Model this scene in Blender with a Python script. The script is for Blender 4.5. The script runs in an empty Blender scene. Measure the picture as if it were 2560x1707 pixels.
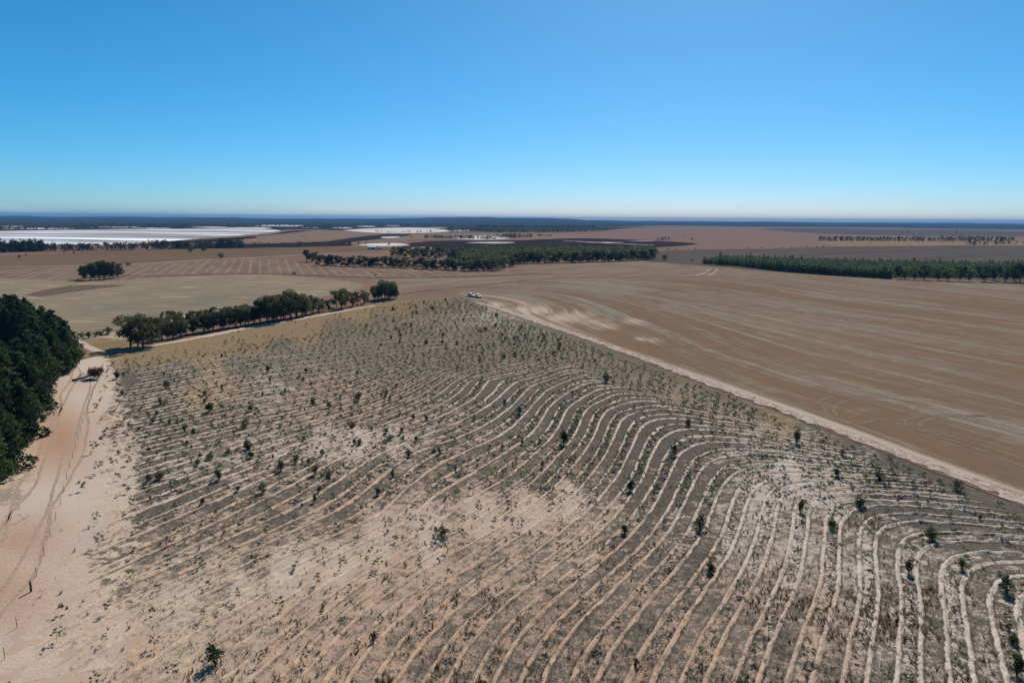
import bpy, math, random
import numpy as np
from mathutils import Matrix, Vector, geometry

random.seed(7)
rng = np.random.default_rng(7)
R = math.radians
scene = bpy.context.scene
col = scene.collection

# ------------------------------------------------------------------ camera
CAM_H, PITCH, ROLL, LENS = 40.0, 10.15, 0.41, 24.0
cam_data = bpy.data.cameras.new('camera')
cam_data.lens = LENS
cam_data.sensor_width = 36.0
cam_data.clip_start = 0.5
cam_data.clip_end = 80000.0
cam = bpy.data.objects.new('camera', cam_data)
col.objects.link(cam)
CAM_M = Matrix.Translation((0, 0, CAM_H)) @ Matrix.Rotation(R(90 - PITCH), 4, 'X') @ Matrix.Rotation(R(ROLL), 4, 'Z')
cam.matrix_world = CAM_M
scene.camera = cam

# ------------------------------------------------------------------ sky, sun, exposure
SUN_EL, SUN_AZ = 41.0, 15.0          # the azimuth is counted to the right of the view direction (+Y)
world = bpy.data.worlds.new('World')
scene.world = world
world.use_nodes = True
wn = world.node_tree
bg = wn.nodes['Background']
sky = wn.nodes.new('ShaderNodeTexSky')
sky.sky_type = 'NISHITA'
sky.sun_disc = False
sky.sun_elevation = R(SUN_EL)
sky.sun_rotation = R(SUN_AZ)
sky.altitude = 300.0
sky.air_density = 0.6
sky.dust_density = 0.4
sky.ozone_density = 8.0
# film response of the sky: more saturation, brightest part rolled off
SAT, ROLL_OFF, GAIN = 1.46, 0.30, 1.02
lum = wn.nodes.new('ShaderNodeRGBToBW'); wn.links.new(sky.outputs[0], lum.inputs[0])
mixs = wn.nodes.new('ShaderNodeMix'); mixs.data_type = 'RGBA'; mixs.clamp_factor = False
mixs.inputs[0].default_value = SAT
ci = [k for k in mixs.inputs if k.type == 'RGBA']
wn.links.new(lum.outputs[0], ci[0]); wn.links.new(sky.outputs[0], ci[1])
den = wn.nodes.new('ShaderNodeMath'); den.operation = 'MULTIPLY_ADD'; den.inputs[1].default_value = 0.1 * ROLL_OFF / GAIN; den.inputs[2].default_value = 1.0 / GAIN
wn.links.new(lum.outputs[0], den.inputs[0])
div = wn.nodes.new('ShaderNodeVectorMath'); div.operation = 'DIVIDE'
wn.links.new([k for k in mixs.outputs if k.type == 'RGBA'][0], div.inputs[0]); wn.links.new(den.outputs[0], div.inputs[1])
sep = wn.nodes.new('ShaderNodeSeparateColor'); cmb = wn.nodes.new('ShaderNodeCombineColor')
wn.links.new(div.outputs[0], sep.inputs[0])
for ch, (pw, gain) in enumerate(((1.36, 1.80), (1.0, 1.235), (1.0, 1.02))):
    a = wn.nodes.new('ShaderNodeMath'); a.operation = 'POWER'; a.inputs[1].default_value = pw
    g = wn.nodes.new('ShaderNodeMath'); g.operation = 'MULTIPLY'; g.inputs[1].default_value = gain * 10.0 * 0.1 ** pw
    wn.links.new(sep.outputs[ch], a.inputs[0]); wn.links.new(a.outputs[0], g.inputs[0]); wn.links.new(g.outputs[0], cmb.inputs[ch])
# thin pale cloud lying low over the horizon
tcw = wn.nodes.new('ShaderNodeTexCoord'); sx = wn.nodes.new('ShaderNodeSeparateXYZ'); wn.links.new(tcw.outputs['Generated'], sx.inputs[0])
mpw = wn.nodes.new('ShaderNodeMapping'); mpw.inputs['Scale'].default_value = (5.0, 5.0, 60.0); wn.links.new(tcw.outputs['Generated'], mpw.inputs[0])
nzw = wn.nodes.new('ShaderNodeTexNoise'); nzw.inputs['Scale'].default_value = 1.3; nzw.inputs['Detail'].default_value = 5.0; wn.links.new(mpw.outputs[0], nzw.inputs[0])
def wmap(sock, a, b_, lo, hi):
    n = wn.nodes.new('ShaderNodeMapRange'); n.interpolation_type = 'SMOOTHSTEP'; wn.links.new(sock, n.inputs[0])
    for k, v in zip((1, 2, 3, 4), (a, b_, lo, hi)): n.inputs[k].default_value = v
    return n.outputs[0]
def wmul(a, b_):
    n = wn.nodes.new('ShaderNodeMath'); n.operation = 'MULTIPLY'; wn.links.new(a, n.inputs[0]); wn.links.new(b_, n.inputs[1]); return n.outputs[0]
cl_f = wmul(wmul(wmap(sx.outputs[2], 0.0, 0.006, 0, 1), wmap(sx.outputs[2], 0.006, 0.026, 1, 0)), wmap(nzw.outputs[0], 0.45, 0.68, 0.0, 0.5))
mxw = wn.nodes.new('ShaderNodeMix'); mxw.data_type = 'RGBA'; wn.links.new(cl_f, mxw.inputs[0])
cw = [k for k in mxw.inputs if k.type == 'RGBA']; wn.links.new(cmb.outputs[0], cw[0]); cw[1].default_value = (8.2, 8.8, 9.4, 1.0)
wn.links.new([k for k in mxw.outputs if k.type == 'RGBA'][0], bg.inputs[0])
bg.inputs[1].default_value = 0.081
sun_data = bpy.data.lights.new('sun', 'SUN')
sun_data.energy = 5.0
sun_data.angle = R(0.5)
sun_data.color = (1.0, 0.925, 0.82)
sun = bpy.data.objects.new('sun', sun_data)
col.objects.link(sun)
sdir = Vector((math.sin(R(SUN_AZ)) * math.cos(R(SUN_EL)), math.cos(R(SUN_AZ)) * math.cos(R(SUN_EL)), math.sin(R(SUN_EL))))
sun.rotation_euler = sdir.to_track_quat('Z', 'Y').to_euler()
sun.location = (0, 0, 60)
vs = scene.view_settings
vs.view_transform = 'Standard'
vs.look = 'None'
vs.exposure = 0.30
vs.gamma = 1.0
vs.use_curve_mapping = False
scene.render.engine = 'CYCLES'
scene.cycles.max_bounces = 5
scene.cycles.diffuse_bounces = 2
scene.cycles.transparent_max_bounces = 8
scene.cycles.volume_bounces = 0
scene.cycles.use_denoising = True

# ------------------------------------------------------------------ pixel (2560 wide photograph) -> ground
F = LENS / 36.0 * 2560.0
RM = np.array(CAM_M.to_3x3())

def gnd(px, py, z=0.0):
    """ground point(s) seen at photo pixel(s)"""
    px = np.asarray(px, float); py = np.asarray(py, float)
    d = np.stack([(px - 1280.0) / F, -(py - 853.5) / F, -np.ones_like(px)], -1) @ RM.T
    dz = np.minimum(d[..., 2], -0.0016)
    t = (z - CAM_H) / dz
    return np.stack([d[..., 0] * t, d[..., 1] * t], -1)

def g1(px, py):
    p = gnd(px, py); return float(p[0]), float(p[1])

def pix(xyz):
    """world point(s) -> photo pixel(s)"""
    p = (np.asarray(xyz, float) - np.array([0, 0, CAM_H])) @ RM
    return np.stack([1280 + F * p[..., 0] / -p[..., 2], 853.5 - F * p[..., 1] / -p[..., 2]], -1)

def height_at(px, py, hp):
    """real height of an upright thing that is hp photo pixels tall with its foot at (px,py)"""
    x, y = g1(px, py)
    e = pix([x, y, 0.0])[1] - pix([x, y, 1.0])[1]
    return hp / e

def spline(pts, n=8):
    p = np.array(pts, float)
    if len(p) < 3: 
        t = np.linspace(0, 1, n + 1)[:, None]
        return p[0] * (1 - t) + p[-1] * t
    q = np.vstack([2 * p[0] - p[1], p, 2 * p[-1] - p[-2]])
    out = []
    for i in range(1, len(q) - 2):
        for k in range(n):
            t = k / n
            a, b, c, d = q[i - 1], q[i], q[i + 1], q[i + 2]
            out.append(0.5 * ((2 * b) + (c - a) * t + (2 * a - 5 * b + 4 * c - d) * t * t + (3 * b - a - 3 * c + d) * t ** 3))
    out.append(q[-2])
    return np.array(out)

# ------------------------------------------------------------------ mesh and object helpers
def mesh_np(name, V, Fc, mat=None, attrs=None, smooth=False):
    V = np.ascontiguousarray(V, np.float32); Fc = np.ascontiguousarray(Fc, np.int32)
    me = bpy.data.meshes.new(name)
    k = Fc.shape[1]
    me.vertices.add(len(V)); me.vertices.foreach_set('co', V.ravel())
    me.loops.add(Fc.size); me.loops.foreach_set('vertex_index', Fc.ravel())
    me.polygons.add(len(Fc))
    me.polygons.foreach_set('loop_start', np.arange(0, Fc.size, k, dtype=np.int32))
    me.polygons.foreach_set('loop_total', np.full(len(Fc), k, np.int32))
    if smooth: me.polygons.foreach_set('use_smooth', np.ones(len(Fc), bool))
    me.update(calc_edges=True)
    me.validate()
    for an, av in (attrs or {}).items():
        a = me.attributes.new(an, 'FLOAT', 'POINT'); a.data.foreach_set('value', np.ascontiguousarray(av, np.float32))
    if mat: me.materials.append(mat)
    return me

def obj(name, me, parent=None, **props):
    o = bpy.data.objects.new(name, me)
    col.objects.link(o)
    if parent: o.parent = parent
    for k, v in props.items(): o[k] = v
    return o

def tag(o, label, cat, group=None):
    o['label'] = label; o['category'] = cat
    if group: o['group'] = group
    return o

def empty(name, loc, rz=0.0, scale=1.0):
    o = bpy.data.objects.new(name, None)
    col.objects.link(o)
    o.location = loc; o.rotation_euler = (0, 0, rz); o.scale = (scale,) * 3
    o.empty_display_size = 0.3
    return o

class MB:
    """collects boxes, tubes and faces; every builder adds to one mesh"""
    def __init__(s): s.v = []; s.f = []
    def face(s, pts):
        b = len(s.v); s.v += [tuple(p) for p in pts]; s.f.append(tuple(range(b, b + len(pts))))
    def box(s, x0, x1, y0, y1, z0, z1, tx=1.0, ty=1.0):
        cx, cy = (x0 + x1) / 2, (y0 + y1) / 2
        b = len(s.v)
        for z, kx, ky in ((z0, 1, 1), (z1, tx, ty)):
            for x, y in ((x0, y0), (x1, y0), (x1, y1), (x0, y1)):
                s.v.append((cx + (x - cx) * kx, cy + (y - cy) * ky, z))
        for f in ((3, 2, 1, 0), (4, 5, 6, 7), (0, 1, 5, 4), (1, 2, 6, 5), (2, 3, 7, 6), (3, 0, 4, 7)):
            s.f.append(tuple(b + i for i in f))
    def tube(s, pts, radii, k=6, cap=True):
        pts = [Vector(p) for p in pts]; b0 = len(s.v)
        for i, p in enumerate(pts):
            d = (pts[min(i + 1, len(pts) - 1)] - pts[max(i - 1, 0)]).normalized()
            a = d.cross(Vector((0.31, 0.95, 0.13))).normalized(); c = d.cross(a)
            for j in range(k):
                t = 2 * math.pi * j / k
                s.v.append(tuple(p + (a * math.cos(t) + c * math.sin(t)) * radii[i]))
        for i in range(len(pts) - 1):
            for j in range(k):
                s.f.append((b0 + i * k + j, b0 + i * k + (j + 1) % k, b0 + (i + 1) * k + (j + 1) % k, b0 + (i + 1) * k + j))
        if cap:
            s.f.append(tuple(b0 + j for j in range(k))[::-1])
            e = b0 + (len(pts) - 1) * k
            s.f.append(tuple(e + j for j in range(k)))
    def mesh(s, name, mat, smooth=False):
        me = bpy.data.meshes.new(name)
        me.from_pydata(s.v, [], s.f)
        if smooth: me.polygons.foreach_set('use_smooth', [True] * len(me.polygons))
        me.materials.append(mat); me.update()
        return me
    def build(s, name, mat, parent=None, smooth=False, **props):
        return obj(name, s.mesh(name, mat, smooth), parent, **props)

# ------------------------------------------------------------------ node helpers
ALBEDO = 0.80          # one scale for all base colours below

class X:
    def __init__(s, nt, sock): s.nt = nt; s.s = sock
    def m(s, op, *o, clamp=False):
        n = s.nt.nodes.new('ShaderNodeMath'); n.operation = op; n.use_clamp = clamp
        for i, a in enumerate((s,) + o):
            if isinstance(a, X): s.nt.links.new(a.s, n.inputs[i])
            else: n.inputs[i].default_value = a
        return X(s.nt, n.outputs[0])
    def __add__(s, o): return s.m('ADD', o)
    __radd__ = __add__
    def __sub__(s, o): return s.m('SUBTRACT', o)
    def __rsub__(s, o): return s.m('MULTIPLY', -1.0) + o
    def __mul__(s, o): return s.m('MULTIPLY', o)
    __rmul__ = __mul__
    def abs(s): return s.m('ABSOLUTE')
    def frac(s): return s.m('FRACT')
    def clamp(s): return s.m('ADD', 0.0, clamp=True)
    def ss(s, a, b):
        n = s.nt.nodes.new('ShaderNodeMapRange'); n.interpolation_type = 'SMOOTHSTEP'
        s.nt.links.new(s.s, n.inputs[0]); n.inputs[1].default_value = a; n.inputs[2].default_value = b
        return X(s.nt, n.outputs[0])

class B:
    def __init__(s, name):
        s.mat = bpy.data.materials.new(name); s.mat.use_nodes = True
        s.nt = s.mat.node_tree
        s.p = s.nt.nodes['Principled BSDF']
        s._pos = None
    @property
    def P(s):
        if s._pos is None:
            n = s.nt.nodes.new('ShaderNodeNewGeometry'); s._pos = n.outputs['Position']
        return s._pos
    @property
    def O(s):
        n = s.nt.nodes.new('ShaderNodeTexCoord'); return n.outputs['Object']
    def attr(s, name):
        n = s.nt.nodes.new('ShaderNodeAttribute'); n.attribute_name = name
        return X(s.nt, n.outputs['Fac'])
    def rand(s):
        n = s.nt.nodes.new('ShaderNodeObjectInfo'); return X(s.nt, n.outputs['Random'])
    def vec(s, x, y, z=0.0):
        n = s.nt.nodes.new('ShaderNodeCombineXYZ')
        for i, a in enumerate((x, y, z)):
            if isinstance(a, X): s.nt.links.new(a.s, n.inputs[i])
            else: n.inputs[i].default_value = a
        return n.outputs[0]
    def xyz(s, sock=None):
        n = s.nt.nodes.new('ShaderNodeSeparateXYZ'); s.nt.links.new(sock or s.P, n.inputs[0])
        return [X(s.nt, n.outputs[i]) for i in range(3)]
    def noise(s, scale, detail=3.0, rough=0.55, vec=None, dist=0.0):
        n = s.nt.nodes.new('ShaderNodeTexNoise'); s.nt.links.new(vec or s.P, n.inputs['Vector'])
        n.inputs['Scale'].default_value = scale; n.inputs['Detail'].default_value = detail
        n.inputs['Roughness'].default_value = rough; n.inputs['Distortion'].default_value = dist
        return X(s.nt, n.outputs[0])
    def mix(s, f, a, b):
        n = s.nt.nodes.new('ShaderNodeMix'); n.data_type = 'RGBA'
        ins = [i for i in n.inputs if i.type == 'RGBA']
        if isinstance(f, X): s.nt.links.new(f.s, n.inputs[0])
        else: n.inputs[0].default_value = f
        for i, c in zip(ins, (a, b)):
            if isinstance(c, X): s.nt.links.new(c.s, i)
            else: i.default_value = tuple(q * ALBEDO for q in c[:3]) + (1.0,)
        return X(s.nt, [o for o in n.outputs if o.type == 'RGBA'][0])
    def bump(s, h, strength=0.3, dist=0.05):
        n = s.nt.nodes.new('ShaderNodeBump'); n.inputs['Strength'].default_value = strength
        n.inputs['Distance'].default_value = dist
        s.nt.links.new(h.s, n.inputs['Height']); s.nt.links.new(n.outputs[0], s.p.inputs['Normal'])
    def done(s, color, rough=0.95, spec=0.0, metal=0.0):
        if isinstance(color, X): s.nt.links.new(color.s, s.p.inputs['Base Color'])
        else: s.p.inputs['Base Color'].default_value = tuple(color) + (1.0,)
        if isinstance(rough, X): s.nt.links.new(rough.s, s.p.inputs['Roughness'])
        else: s.p.inputs['Roughness'].default_value = rough
        s.p.inputs['Specular IOR Level'].default_value = spec
        s.p.inputs['Metallic'].default_value = metal
        return s.mat

# ------------------------------------------------------------------ ground materials
PINK, WHITE, RED, CREAM = (0.475, 0.350, 0.272), (0.53, 0.45, 0.388), (0.375, 0.215, 0.138), (0.535, 0.412, 0.295)

def sand_color(b, red=None, white=None):
    big = b.noise(0.035, 3.0); mid = b.noise(0.35, 4.0, 0.6); fine = b.noise(3.2, 3.0, 0.6)
    c = b.mix((big * 1.0 + (mid - 0.5) * 0.4).ss(0.35, 0.65), PINK, CREAM)
    if white is not None: c = b.mix((white + (mid - 0.5) * 0.5).clamp(), c, WHITE)
    if red is not None: c = b.mix((red * 1.0 + (mid - 0.5) * 0.5 * red).clamp(), c, RED)
    c = b.mix((fine * 0.5 + mid * 0.5).ss(0.52, 0.75) * 0.32, c, (0.30, 0.235, 0.195))
    return c, mid, fine

def m_plantation():
    b = B('planted_sand')
    u, sand, dark, red, yel, row, white = (b.attr(k) for k in ('u', 'sand', 'dark', 'red', 'yel', 'row', 'white'))
    n_a, n_b = b.noise(0.22, 2.0), b.noise(1.3, 3.0, 0.6)
    uw = u + (n_a - 0.5) * 0.12 + (n_b - 0.5) * 0.09
    f = (uw + 0.5).frac() - 0.5
    g = f.abs()
    d = (g - 0.222).abs()
    brk = (b.noise(0.30, 4.0, 0.7) + row * 0.35 - 0.35).ss(0.30, 0.44)
    ridge = (1.0 - (d + (b.noise(2.5, 2.0) - 0.5) * 0.04).ss(0.042, 0.066)) * brk * row * (b.noise(0.5, 4.0, 0.7).ss(0.30, 0.56) * 0.6 + 0.4) * (1.0 - b.attr('far') * 0.35)
    inside = (1.0 - g.ss(0.14, 0.19)) * row
    n1, n2, n3 = b.noise(3.4, 5.0, 0.78), b.noise(0.8, 4.0, 0.65), b.noise(0.09, 3.0, 0.6)
    n4 = b.noise(9.0, 3.0, 0.75)
    far = b.attr('far')
    amp = 1.0 - far * 0.55
    lit = (dark * 1.0 - sand * 0.72 - (sand + (n3 - 0.5) * 0.5).ss(0.62, 0.92) * 0.75 + (0.62 - sand).ss(0.1, 0.4) * 0.12 + ((n1 - 0.5) * 4.2 + (n4 - 0.5) * 3.0) * amp + (n2 - 0.5) * 4.6 + (b.noise(0.28, 3.0, 0.6) - 0.5) * 2.6 + (n3 - 0.5) * 1.2 + 0.10)
    clump = (b.noise(1.3, 3.0, 0.75) - 0.5) * 4.5
    x_, y_, z_ = b.xyz()
    streak = b.noise(1.0, 3.0, 0.6, b.vec(uw * 2.6, x_ * 0.06, y_ * 0.02))
    lit = lit + (streak - 0.5) * 1.5 * row + 0.02 + far * 0.20
    rim = ((1.0 - (g - 0.30).abs().ss(0.02, 0.05)) + (1.0 - (g - 0.145).abs().ss(0.015, 0.04))) * row  # dark weed lines beside each ridge, with furrow shade painted into them
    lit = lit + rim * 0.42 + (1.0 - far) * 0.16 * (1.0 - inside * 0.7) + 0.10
    lit = lit + inside * (clump - 0.12)
    L = lit.ss(-0.2, 0.5)
    sc, mid, fine = sand_color(b, red, white)
    ridge_c = b.mix(n_b.ss(0.3, 0.75) * 0.4 + 0.35, sc, b.mix(white, (0.66, 0.455, 0.31), (0.70, 0.60, 0.50)))
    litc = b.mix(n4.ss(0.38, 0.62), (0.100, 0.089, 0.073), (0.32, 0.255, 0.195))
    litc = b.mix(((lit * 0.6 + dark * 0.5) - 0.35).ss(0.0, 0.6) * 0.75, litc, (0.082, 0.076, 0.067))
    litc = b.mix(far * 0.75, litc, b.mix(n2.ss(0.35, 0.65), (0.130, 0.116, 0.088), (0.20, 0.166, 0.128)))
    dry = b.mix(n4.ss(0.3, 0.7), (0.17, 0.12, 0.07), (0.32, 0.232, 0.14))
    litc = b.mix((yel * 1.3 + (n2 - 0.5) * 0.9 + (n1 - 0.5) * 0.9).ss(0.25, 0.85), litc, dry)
    sc2 = b.mix((1.0 - ridge) * (1.0 - inside * 0.8) * row * n1.ss(0.30, 0.62) * 0.5, sc, b.mix(white, (0.36, 0.278, 0.225), (0.37, 0.32, 0.28)))
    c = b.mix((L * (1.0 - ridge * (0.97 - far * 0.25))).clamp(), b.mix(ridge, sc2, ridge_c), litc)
    b.bump(n1 + n4 * 0.6 + L * 0.5, 0.55, 0.10)
    return b.done(c)

def m_sand():
    b = B('track_sand')
    red, white = b.attr('red'), b.attr('white')
    c, mid, fine = sand_color(b, red, white)
    x, y, z = b.xyz()
    n = b.noise(1.6, 4.0, 0.7); k = b.noise(0.5, 3.0, 0.6)
    c = b.mix((n * 0.6 + k * 0.4 + b.attr('dark') * 0.28).ss(0.62, 0.74) * 0.6, c, (0.17, 0.13, 0.10))
    c = b.mix(b.noise(4.5, 3.0, 0.7).ss(0.55, 0.75) * 0.35, c, (0.25, 0.19, 0.15))
    b.bump(n + fine * 0.5, 0.6, 0.12)
    return b.done(c)

SD, CD = math.sin(R(-19.9)), math.cos(R(-19.9))      # direction the paddocks are worked in

def across_along(b):
    x, y, z = b.xyz()
    return x * CD - y * SD, x * SD + y * CD

def m_stubble():
    b = B('stubble')
    v, sand, green = b.attr('v'), b.attr('sand'), b.attr('green')
    ac, al = across_along(b)
    w = v + (b.noise(0.02, 2.0) - 0.5) * 6.0
    b1 = b.noise(1.0, 3.0, 0.6, b.vec(w * 0.045, al * 0.003))
    b2 = b.noise(1.0, 3.0, 0.65, b.vec(w * 0.17 + 31.0, al * 0.006))
    b3 = b.noise(1.0, 3.0, 0.7, b.vec(w * 0.75 + 7.0, al * 0.012))
    b4 = b.noise(1.0, 2.0, 0.7, b.vec(w * 3.2 + 3.0, al * 0.05))
    fine = b.noise(2.2, 4.0, 0.75)
    patch = b.noise(0.012, 3.0)
    t = (b1 - 0.5) * 1.7 + (b2 - 0.5) * 1.6 + (b3 - 0.5) * 1.7 + (fine - 0.5) * 1.1 + (b.noise(0.16, 4.0, 0.65) - 0.5) * 1.0 + (green - 0.5) * 0.55
    c = b.mix(t.ss(-0.17, 0.19), (0.211, 0.124, 0.075), (0.285, 0.244, 0.185))
    c = b.mix((b2 * 0.6 + b3 * 0.4).ss(0.53, 0.64) * 0.7, c, (0.337, 0.324, 0.252))
    c = b.mix((b4 * 0.5 + b3 * 0.3 + fine * 0.3).ss(0.50, 0.60) * 0.75, c, (0.133, 0.113, 0.088))
    c = b.mix((patch - 0.1).ss(0.35, 0.6) * 0.25, c, (0.247, 0.199, 0.141))
    c = b.mix((sand * 1.0 + (b3 - 0.5) * 0.9 + (b2 - 0.5) * 0.6 + (fine - 0.5) * 0.7).ss(0.35, 0.85), c, (0.46, 0.375, 0.29))
    b.bump(fine + b4, 0.4, 0.08)
    return b.done(c)

def m_field(name, base, alt, line=None, per=12.0, lw=0.1, tilt=0.0, fine_amt=0.3, streak=0.02):
    """worked paddock: base/alt colours in streaks, optional pale lines"""
    b = B(name)
    x, y, z = b.xyz()
    ct, st = math.cos(R(-19.9 + tilt)), math.sin(R(-19.9 + tilt))
    ac, al = x * ct - y * st, x * st + y * ct
    b1 = b.noise(1.0, 4.0, 0.65, b.vec(ac * 0.02, al * streak * 0.25))
    b2 = b.noise(1.0, 3.0, 0.65, b.vec(ac * 0.11, al * streak))
    fine = b.noise(0.6, 4.0, 0.7)
    c = b.mix(((b1 - 0.5) * 1.3 + (b2 - 0.5) * 1.3 + (fine - 0.5) * fine_amt).ss(-0.3, 0.3), base, alt)
    if line:
        ph = (ac * (1.0 / per) + (b1 - 0.5) * 0.8).frac()
        l = 1.0 - (ph - 0.5).abs().ss(lw * 0.5, lw)
        c = b.mix(l * b2.ss(0.3, 0.55) * 0.8, c, line)
    b.bump(fine, 0.25, 0.1)
    return b.done(c)

def m_paddock():
    b = B('dry_pasture')
    x, y, z = b.xyz()
    s = b.noise(1.0, 5.0, 0.7, b.vec(x * 0.012, y * 0.05))
    s2 = b.noise(1.0, 4.0, 0.75, b.vec(x * 0.05, y * 0.16))
    big = b.noise(0.011, 3.0)
    fine = b.noise(0.9, 4.0, 0.75)
    c = b.mix((big + (s - 0.5) * 1.2 + (s2 - 0.5) * 0.8).ss(0.40, 0.60), (0.252, 0.199, 0.132), (0.185, 0.168, 0.127))
    c = b.mix(((s - 0.5) * 1.2 + (s2 - 0.5) * 2.0 + (fine - 0.5) * 0.9).ss(0.0, 0.4) * 0.9, c, (0.381, 0.290, 0.195))
    c = b.mix(((s2 - 0.5) * 1.4 + (big - 0.5) * 1.2 + (fine - 0.5) * 0.7).ss(0.1, 0.45) * 0.7, c, (0.263, 0.174, 0.086))
    c = b.mix((s2 * 0.5 + s * 0.5).ss(0.56, 0.68) * 0.7, c, (0.482, 0.411, 0.348))
    b.bump(fine, 0.4, 0.12)
    return b.done(c)

def m_ground():
    """the wide farmland: pale brown paddocks and dark scrub in patches that run across the view"""
    b = B('farmland')
    x, y, z = b.xyz()
    v = b.vec(x * 0.00035, y * 0.0011)
    n = b.noise(1.0, 4.0, 0.6, v); n2 = b.noise(4.0, 4.0, 0.65, v); n3 = b.noise(0.05, 4.0, 0.7)
    c = b.mix((n2 + (n3 - 0.5) * 0.4).ss(0.4, 0.62), (0.192, 0.120, 0.088), (0.226, 0.149, 0.109))
    scrub = (n * 1.1 + (n2 - 0.5) * 0.6 + (n3 - 0.5) * 0.15 + b.attr('scrub') * 0.75 - 0.30)
    c = b.mix(scrub.ss(0.46, 0.56), c, b.mix(n3.ss(0.3, 0.7), (0.022, 0.022, 0.015), (0.053, 0.046, 0.030)))
    return b.done(c)

def m_simple(name, a, c2, scale, thr=(0.4, 0.6), stretch=None, bump=0.0, rough=0.95, spec=0.0):
    b = B(name)
    vec = None
    if stretch:
        x, y, z = b.xyz(); vec = b.vec(x * stretch[0], y * stretch[1])
    n = b.noise(scale, 5.0, 0.68, vec)
    if bump: b.bump(n, bump, 0.1)
    return b.done(b.mix(n.ss(*thr), a, c2), rough, spec)

def m_lake():
    b = B('salt_lake')
    x, y, z = b.xyz()
    w = y + x * 0.16 + (b.noise(0.0012, 2.0) - 0.5) * 260.0
    s = b.noise(1.0, 3.0, 0.6, b.vec(w * 0.0042, x * 0.0004))
    s2 = b.noise(1.0, 3.0, 0.6, b.vec(w * 0.011 + 50.0, x * 0.0006))
    c = b.mix((s * 1.0 + (s2 - 0.5) * 0.3).ss(0.42, 0.58), (0.95, 0.98, 1.0), (0.62, 0.62, 0.64))
    wet = (s2 * 0.6 + (1.0 - s) * 0.4).ss(0.50, 0.56)
    c = b.mix(wet * 0.8, c, (0.56, 0.68, 0.80))
    line = 1.0 - (s2 - 0.5).abs().ss(0.02, 0.05)
    line2 = 1.0 - (s - 0.47).abs().ss(0.010, 0.03)
    line3 = 1.0 - (s2 - 0.56).abs().ss(0.008, 0.03)
    c = b.mix((line * 0.85 + line2 * 0.8 + line3 * 0.6).clamp(), c, (0.22, 0.185, 0.185))
    return b.done(c, 0.8, 0.0)

def m_leaf(name, dark, light, hue=0.35):
    b = B(name)
    r = b.rand()
    n = b.noise(0.9, 2.0, 0.6, b.O)
    c = b.mix((n * 0.75 + r * hue - hue * 0.5).ss(0.28, 0.66), dark, light)
    m = b.done(c, 0.6, 0.12)
    nt = b.nt
    tr = nt.nodes.new('ShaderNodeBsdfTranslucent'); mx = nt.nodes.new('ShaderNodeMixShader')
    mx.inputs[0].default_value = 0.42
    nt.links.new(c.s, tr.inputs[0]); nt.links.new(b.p.outputs[0], mx.inputs[1]); nt.links.new(tr.outputs[0], mx.inputs[2])
    nt.links.new(mx.outputs[0], nt.nodes['Material Output'].inputs[0])
    return m

def m_bark(name, a, c2):
    b = B(name)
    n = b.noise(6.0, 4.0, 0.7, b.O)
    b.bump(n, 0.4, 0.03)
    return b.done(b.mix(n.ss(0.35, 0.65), a, c2))

def m_paint(name, c, rough=0.4, spec=0.4, metal=0.0):
    b = B(name)
    n = b.noise(14.0, 3.0, 0.6, b.O)
    k = tuple(q * 0.82 for q in c)
    return b.done(b.mix(n.ss(0.4, 0.7) * 0.5, c, k), rough, spec, metal)

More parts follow.
